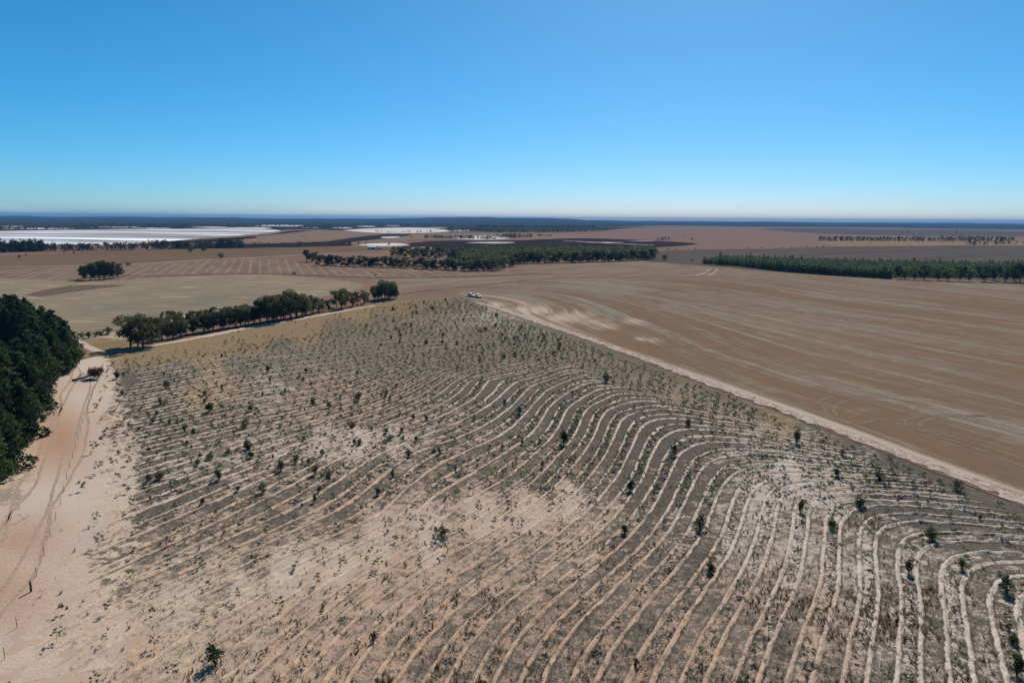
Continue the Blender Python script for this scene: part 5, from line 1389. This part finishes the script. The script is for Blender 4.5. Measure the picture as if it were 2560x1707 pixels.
# ------------------------------------------------------------------ fallen tree at the corner of the wood
def fallen_tree():
    x0, y0 = g1(186, 953); x1, y1 = g1(252, 945)
    L = math.hypot(x1 - x0, y1 - y0)
    o = empty('fallen_tree', (x0, y0, 0.05), math.atan2(y1 - y0, x1 - x0))
    r = np.random.default_rng(8); t = MB(); cl = []
    t.tube([(-0.5, 0, 0.25), (L * 0.35, 0.1, 0.5), (L * 0.7, 0, 0.9), (L * 0.95, 0, 1.2)], [0.28, 0.22, 0.14, 0.05], 8)
    t.build('trunk', M['bark_pine'], o, True)
    b = MB()
    for q in range(16):
        s = 0.15 + 0.8 * q / 16; a = (r.random() - 0.5) * 2.6; l = L * (0.28 + 0.22 * r.random()) * (1.15 - 0.6 * abs(s - 0.55))
        p0 = (L * s, 0, 0.45 + 0.6 * s); up = abs(math.cos(a)) * 0.9 + 0.1
        p2 = (L * s + l * 0.45, l * math.sin(a) * 0.8, p0[2] + l * up * 0.75)
        p1 = ((p0[0] + p2[0]) / 2 - 0.1, (p0[1] + p2[1]) / 2, (p0[2] + p2[2]) / 2 + 0.25)
        b.tube([p0, p1, p2], [0.07, 0.045, 0.012], 5)
        if s > 0.45: cl.append((p2[0], p2[1], max(p2[2] * 0.9, 0.4), 0.8, 0.8, 0.6)); cl.append((p1[0] + 0.5, p1[1], p1[2], 0.7, 0.7, 0.5))
    b.build('branches', M['bark_pine'], o, True)
    for q in range(9):
        a = q * 0.7; cl.append((L * 0.76 + 1.5 * math.cos(a * 2.3) * r.random(), 1.6 * math.sin(a * 1.9), 0.6 + 2.0 * r.random(), 0.9, 0.9, 0.7))
    V, Fc = leaf_cloud(cl, 3000, 0.24, r, 0.3)
    V[:, 2] = np.maximum(V[:, 2], 0.05)
    obj('dead_leaves', mesh_np('dead_leaves', V, Fc, M['leaf_dead']), o)
    tag(o, 'fallen dead tree with red-brown leaves lying on the sand by the pine wood', 'fallen tree')
fallen_tree()

# ------------------------------------------------------------------ fences
def fence(line, spacing, label, wooden=(), start=0.0, h=1.15, pr=0.022):
    g = gnd(*np.array(line, float).T)
    seg = np.hypot(*(g[1:] - g[:-1]).T); L = np.concatenate([[0], np.cumsum(seg)])
    o = empty('wire_fence', (g[0][0], g[0][1], 0.02))
    o0 = np.array([g[0][0], g[0][1]])
    t = np.arange(start, L[-1], spacing)
    x, y = np.interp(t, L, g[:, 0]), np.interp(t, L, g[:, 1])
    st = MB(); st.tube([(0, 0, -0.1), (0, 0, h)], [pr, pr], 6); sm = st.mesh('steel_post', M['steel'])
    wd = MB(); wd.tube([(0, 0, -0.1), (0.01, 0, 0.7), (0.0, 0, h * 1.05)], [0.115, 0.11, 0.10], 10); wm = wd.mesh('wooden_post', M['wood'], True)
    wpos = [np.array(g1(*w)) for w in wooden]
    for a, b in zip(x, y):
        if any(np.hypot(a - w[0], b - w[1]) < spacing * 0.5 for w in wpos): continue
        p = obj('post', sm, o); p.location = (a - o0[0], b - o0[1], 0); p.rotation_euler = ((random.random() - .5) * .08, (random.random() - .5) * .08, random.random())
    for w in wpos:
        p = obj('wooden_post', wm, o); p.location = (w[0] - o0[0], w[1] - o0[1], 0); p['label'] = 'thick dark wooden post'
    for z in (0.3, 0.6, 0.85, 1.08):
        m = MB()
        pts = []
        for k in range(len(x)):
            pts.append((x[k] - o0[0], y[k] - o0[1], z + (random.random() - .5) * .02))
        m.tube(pts, [0.0022] * len(pts), 3, False)
        m.build('wire', M['steel'], o)
    tag(o, label, 'fence')
fence([(0,1680),(26,1612),(54,1541),(78,1479),(107,1400),(128,1337),(150,1270),(168,1195),(190,1120),(212,1045),(236,975),(261,907)], 5.4, 'wire fence on thin steel posts between the left sand track and the planting', wooden=[(78,1479)], start=2.0, pr=0.03)
fence([(1215,766),(1280,790),(1437,843),(1606,904),(1760,962),(1920,1022),(2200,1130),(2560,1270),(2750,1345)], 7.5, 'wire fence on thin steel posts beside the pale track at the stubble field', wooden=[(1215,766)], pr=0.028)
def post(px, py, hp, lab):
    x, y = g1(px, py); h = height_at(px, py, hp)
    m = MB(); m.tube([(0, 0, -0.1), (0.01, 0, h * 0.6), (0, 0, h)], [0.13, 0.125, 0.11], 10)
    m.face([(0.11 * math.cos(a), 0.11 * math.sin(a), h + 0.02) for a in np.linspace(0, 6.283, 10, endpoint=False)])
    o = m.build('wooden_post', M['wood'], None, True); o.location = (x, y, 0.03)
    tag(o, lab, 'post', 'old posts along the windbreak track')
for a in [(685,816,7,'old wooden post beside the track below the tall windbreak trees'),(739,808,7,'old wooden post right of the first post below the windbreak'),(838,790,7,'left one of two close posts in the yellow grass'),(851,791,7,'right one of two close posts in the yellow grass'),(597,831,7,'short post by the track under the middle windbreak'),(1167,742,5.5,'dark upright post left of the parked vehicles')]:
    post(*a)

# ------------------------------------------------------------------ vehicles
def car(px, py, rz, label, wagon=True):
    x, y = g1(px, py)
    o = empty('parked_car', (x, y, 0.08), rz)
    W, L2 = 0.93, 2.4
    b = MB()
    prof = [(-L2, 0.55), (-L2, 1.02), (-1.15, 1.12), (L2 - 0.05, 1.08), (L2, 0.55)]
    def extr(mb, prof, w0, w1):
        n = len(prof); i0 = len(mb.v)
        for s, w in ((-1, w0), (1, w1)):
            for a, z in prof: mb.v.append((a, s * w, z))
        mb.f.append(tuple(i0 + i for i in range(n))[::-1]); mb.f.append(tuple(i0 + n + i for i in range(n)))
        for i in range(n):
            j = (i + 1) % n; mb.f.append((i0 + i, i0 + j, i0 + n + j, i0 + n + i))
    extr(b, prof, W, W); b.build('body', M['car_white'], o)
    c = MB()
    end = 2.3 if wagon else 0.9
    i0 = 0
    low = [(-1.1, -0.9), (end, -0.9), (end, 0.9), (-1.1, 0.9)]; up = [(-0.35, -0.74), (end - 0.25, -0.74), (end - 0.25, 0.74), (-0.35, 0.74)]
    c.v = [(a, q, 1.09) for a, q in low] + [(a, q, 1.78) for a, q in up]
    c.f = [(4, 5, 6, 7), (0, 1, 5, 4), (1, 2, 6, 5), (2, 3, 7, 6), (3, 0, 4, 7)]
    cab = c.build('cabin', M['car_white'], o)
    def pane(pts):
        m = MB(); m.face(pts); m.build('window', M['car_glass'], cab)
    def lerp(a, q, t): return tuple(a[i] + (q[i] - a[i]) * t for i in range(3))
    for (i, j, k, l, n_) in ((3, 0, 4, 7, (-.02, 0, .01)), (1, 2, 6, 5, (.02, 0, .01)), (0, 1, 5, 4, (0, -.02, .0)), (2, 3, 7, 6, (0, .02, 0))):
        A, B_, C_, D_ = (c.v[q] for q in (i, j, k, l))
        cc = [lerp(lerp(A, B_, s), lerp(D_, C_, s), t) for s, t in ((.06, .12), (.94, .12), (.92, .9), (.08, .9))]
        pane([tuple(p[m] + n_[m] for m in range(3)) for p in cc])
    for sx in (-1.45, 1.4):
        for sy in (-1, 1):
            m = MB(); m.tube([(sx, sy * 0.70, 0.38), (sx, sy * 0.96, 0.38)], [0.38, 0.38], 14); wv = m.build('wheel', M['rubber'], o)
            m = MB(); m.tube([(sx, sy * 0.95, 0.38), (sx, sy * 0.975, 0.38)], [0.2, 0.2], 10); m.build('rim', M['rim'], wv)
    for sy in (-0.68, 0.68):
        m = MB(); m.box(-L2 - 0.02, -L2 + 0.05, sy - 0.15, sy + 0.15, 0.78, 0.95); m.build('headlight', M['lamp'], o)
        m = MB(); m.box(L2 - 0.08, L2 + 0.02, sy - 0.1, sy + 0.1, 0.75, 1.0); m.build('tail_light', M['tail'], o)
    m = MB(); m.box(-L2 - 0.08, -L2 + 0.02, -0.85, 0.85, 0.42, 0.62); m.build('bumper', M['rubber'], o)
    m = MB(); m.box(-L2 + 0.05, L2 - 0.05, -0.8, 0.8, 0.35, 0.58); m.build('underbody', M['rubber'], o)
    tag(o, label, 'car', 'cars parked at the field corner')
car(1179.5, 742.0, R(128), 'white station wagon parked left and behind at the field corner')
car(1196.0, 744.4, R(112), 'white four-wheel drive parked right and in front at the field corner')

# ------------------------------------------------------------------ farm shed far behind
def shed():
    x, y = g1(931, 623.5)
    o = empty('farm_shed', (x, y, 0.1), R(-14))
    L_, W_, H_ = 5.6, 3.6, 3.0
    m = MB(); m.box(-L_, L_, -W_, W_, -0.3, H_); m.build('wall', M['shed_wall'], o)
    r_ = MB()
    for s in (-1, 1):
        r_.face([(-L_ - .3, s * (W_ + .4), H_ - 0.1), (L_ + .3, s * (W_ + .4), H_ - 0.1), (L_ + .3, 0, H_ + 1.3), (-L_ - .3, 0, H_ + 1.3)])
    r_.face([(-L_ - .02, -W_, H_), (-L_ - .02, W_, H_), (-L_ - .02, 0, H_ + 1.25)]); r_.face([(L_ + .02, -W_, H_), (L_ + .02, W_, H_), (L_ + .02, 0, H_ + 1.25)])
    r_.build('roof', M['shed_roof'], o)
    d = MB(); d.box(0.6, 4.4, -W_ - 0.05, -W_ + 0.02, 0, 2.5); d.build('door', M['shed_dark'], o)
    for a in (-4.2, -2.0):
        w = MB(); w.box(a, a + 1.1, -W_ - 0.04, -W_ + 0.02, 1.1, 2.1); w.build('window', M['shed_dark'], o)
    t = MB(); t.box(L_ + 1, L_ + 9, -1.2, 1.2, 0.2, 1.3, 0.9, 0.9)  # low dark box standing right of the shed
    tag(o, 'small grey farm shed with pale roof beyond the sandy road', 'shed')
    q = t.build('low_dark_box', M['shed_dark'], None); q.matrix_world = o.matrix_basis.copy()
    tag(q, 'low dark box right of the shed', 'block')
shed()
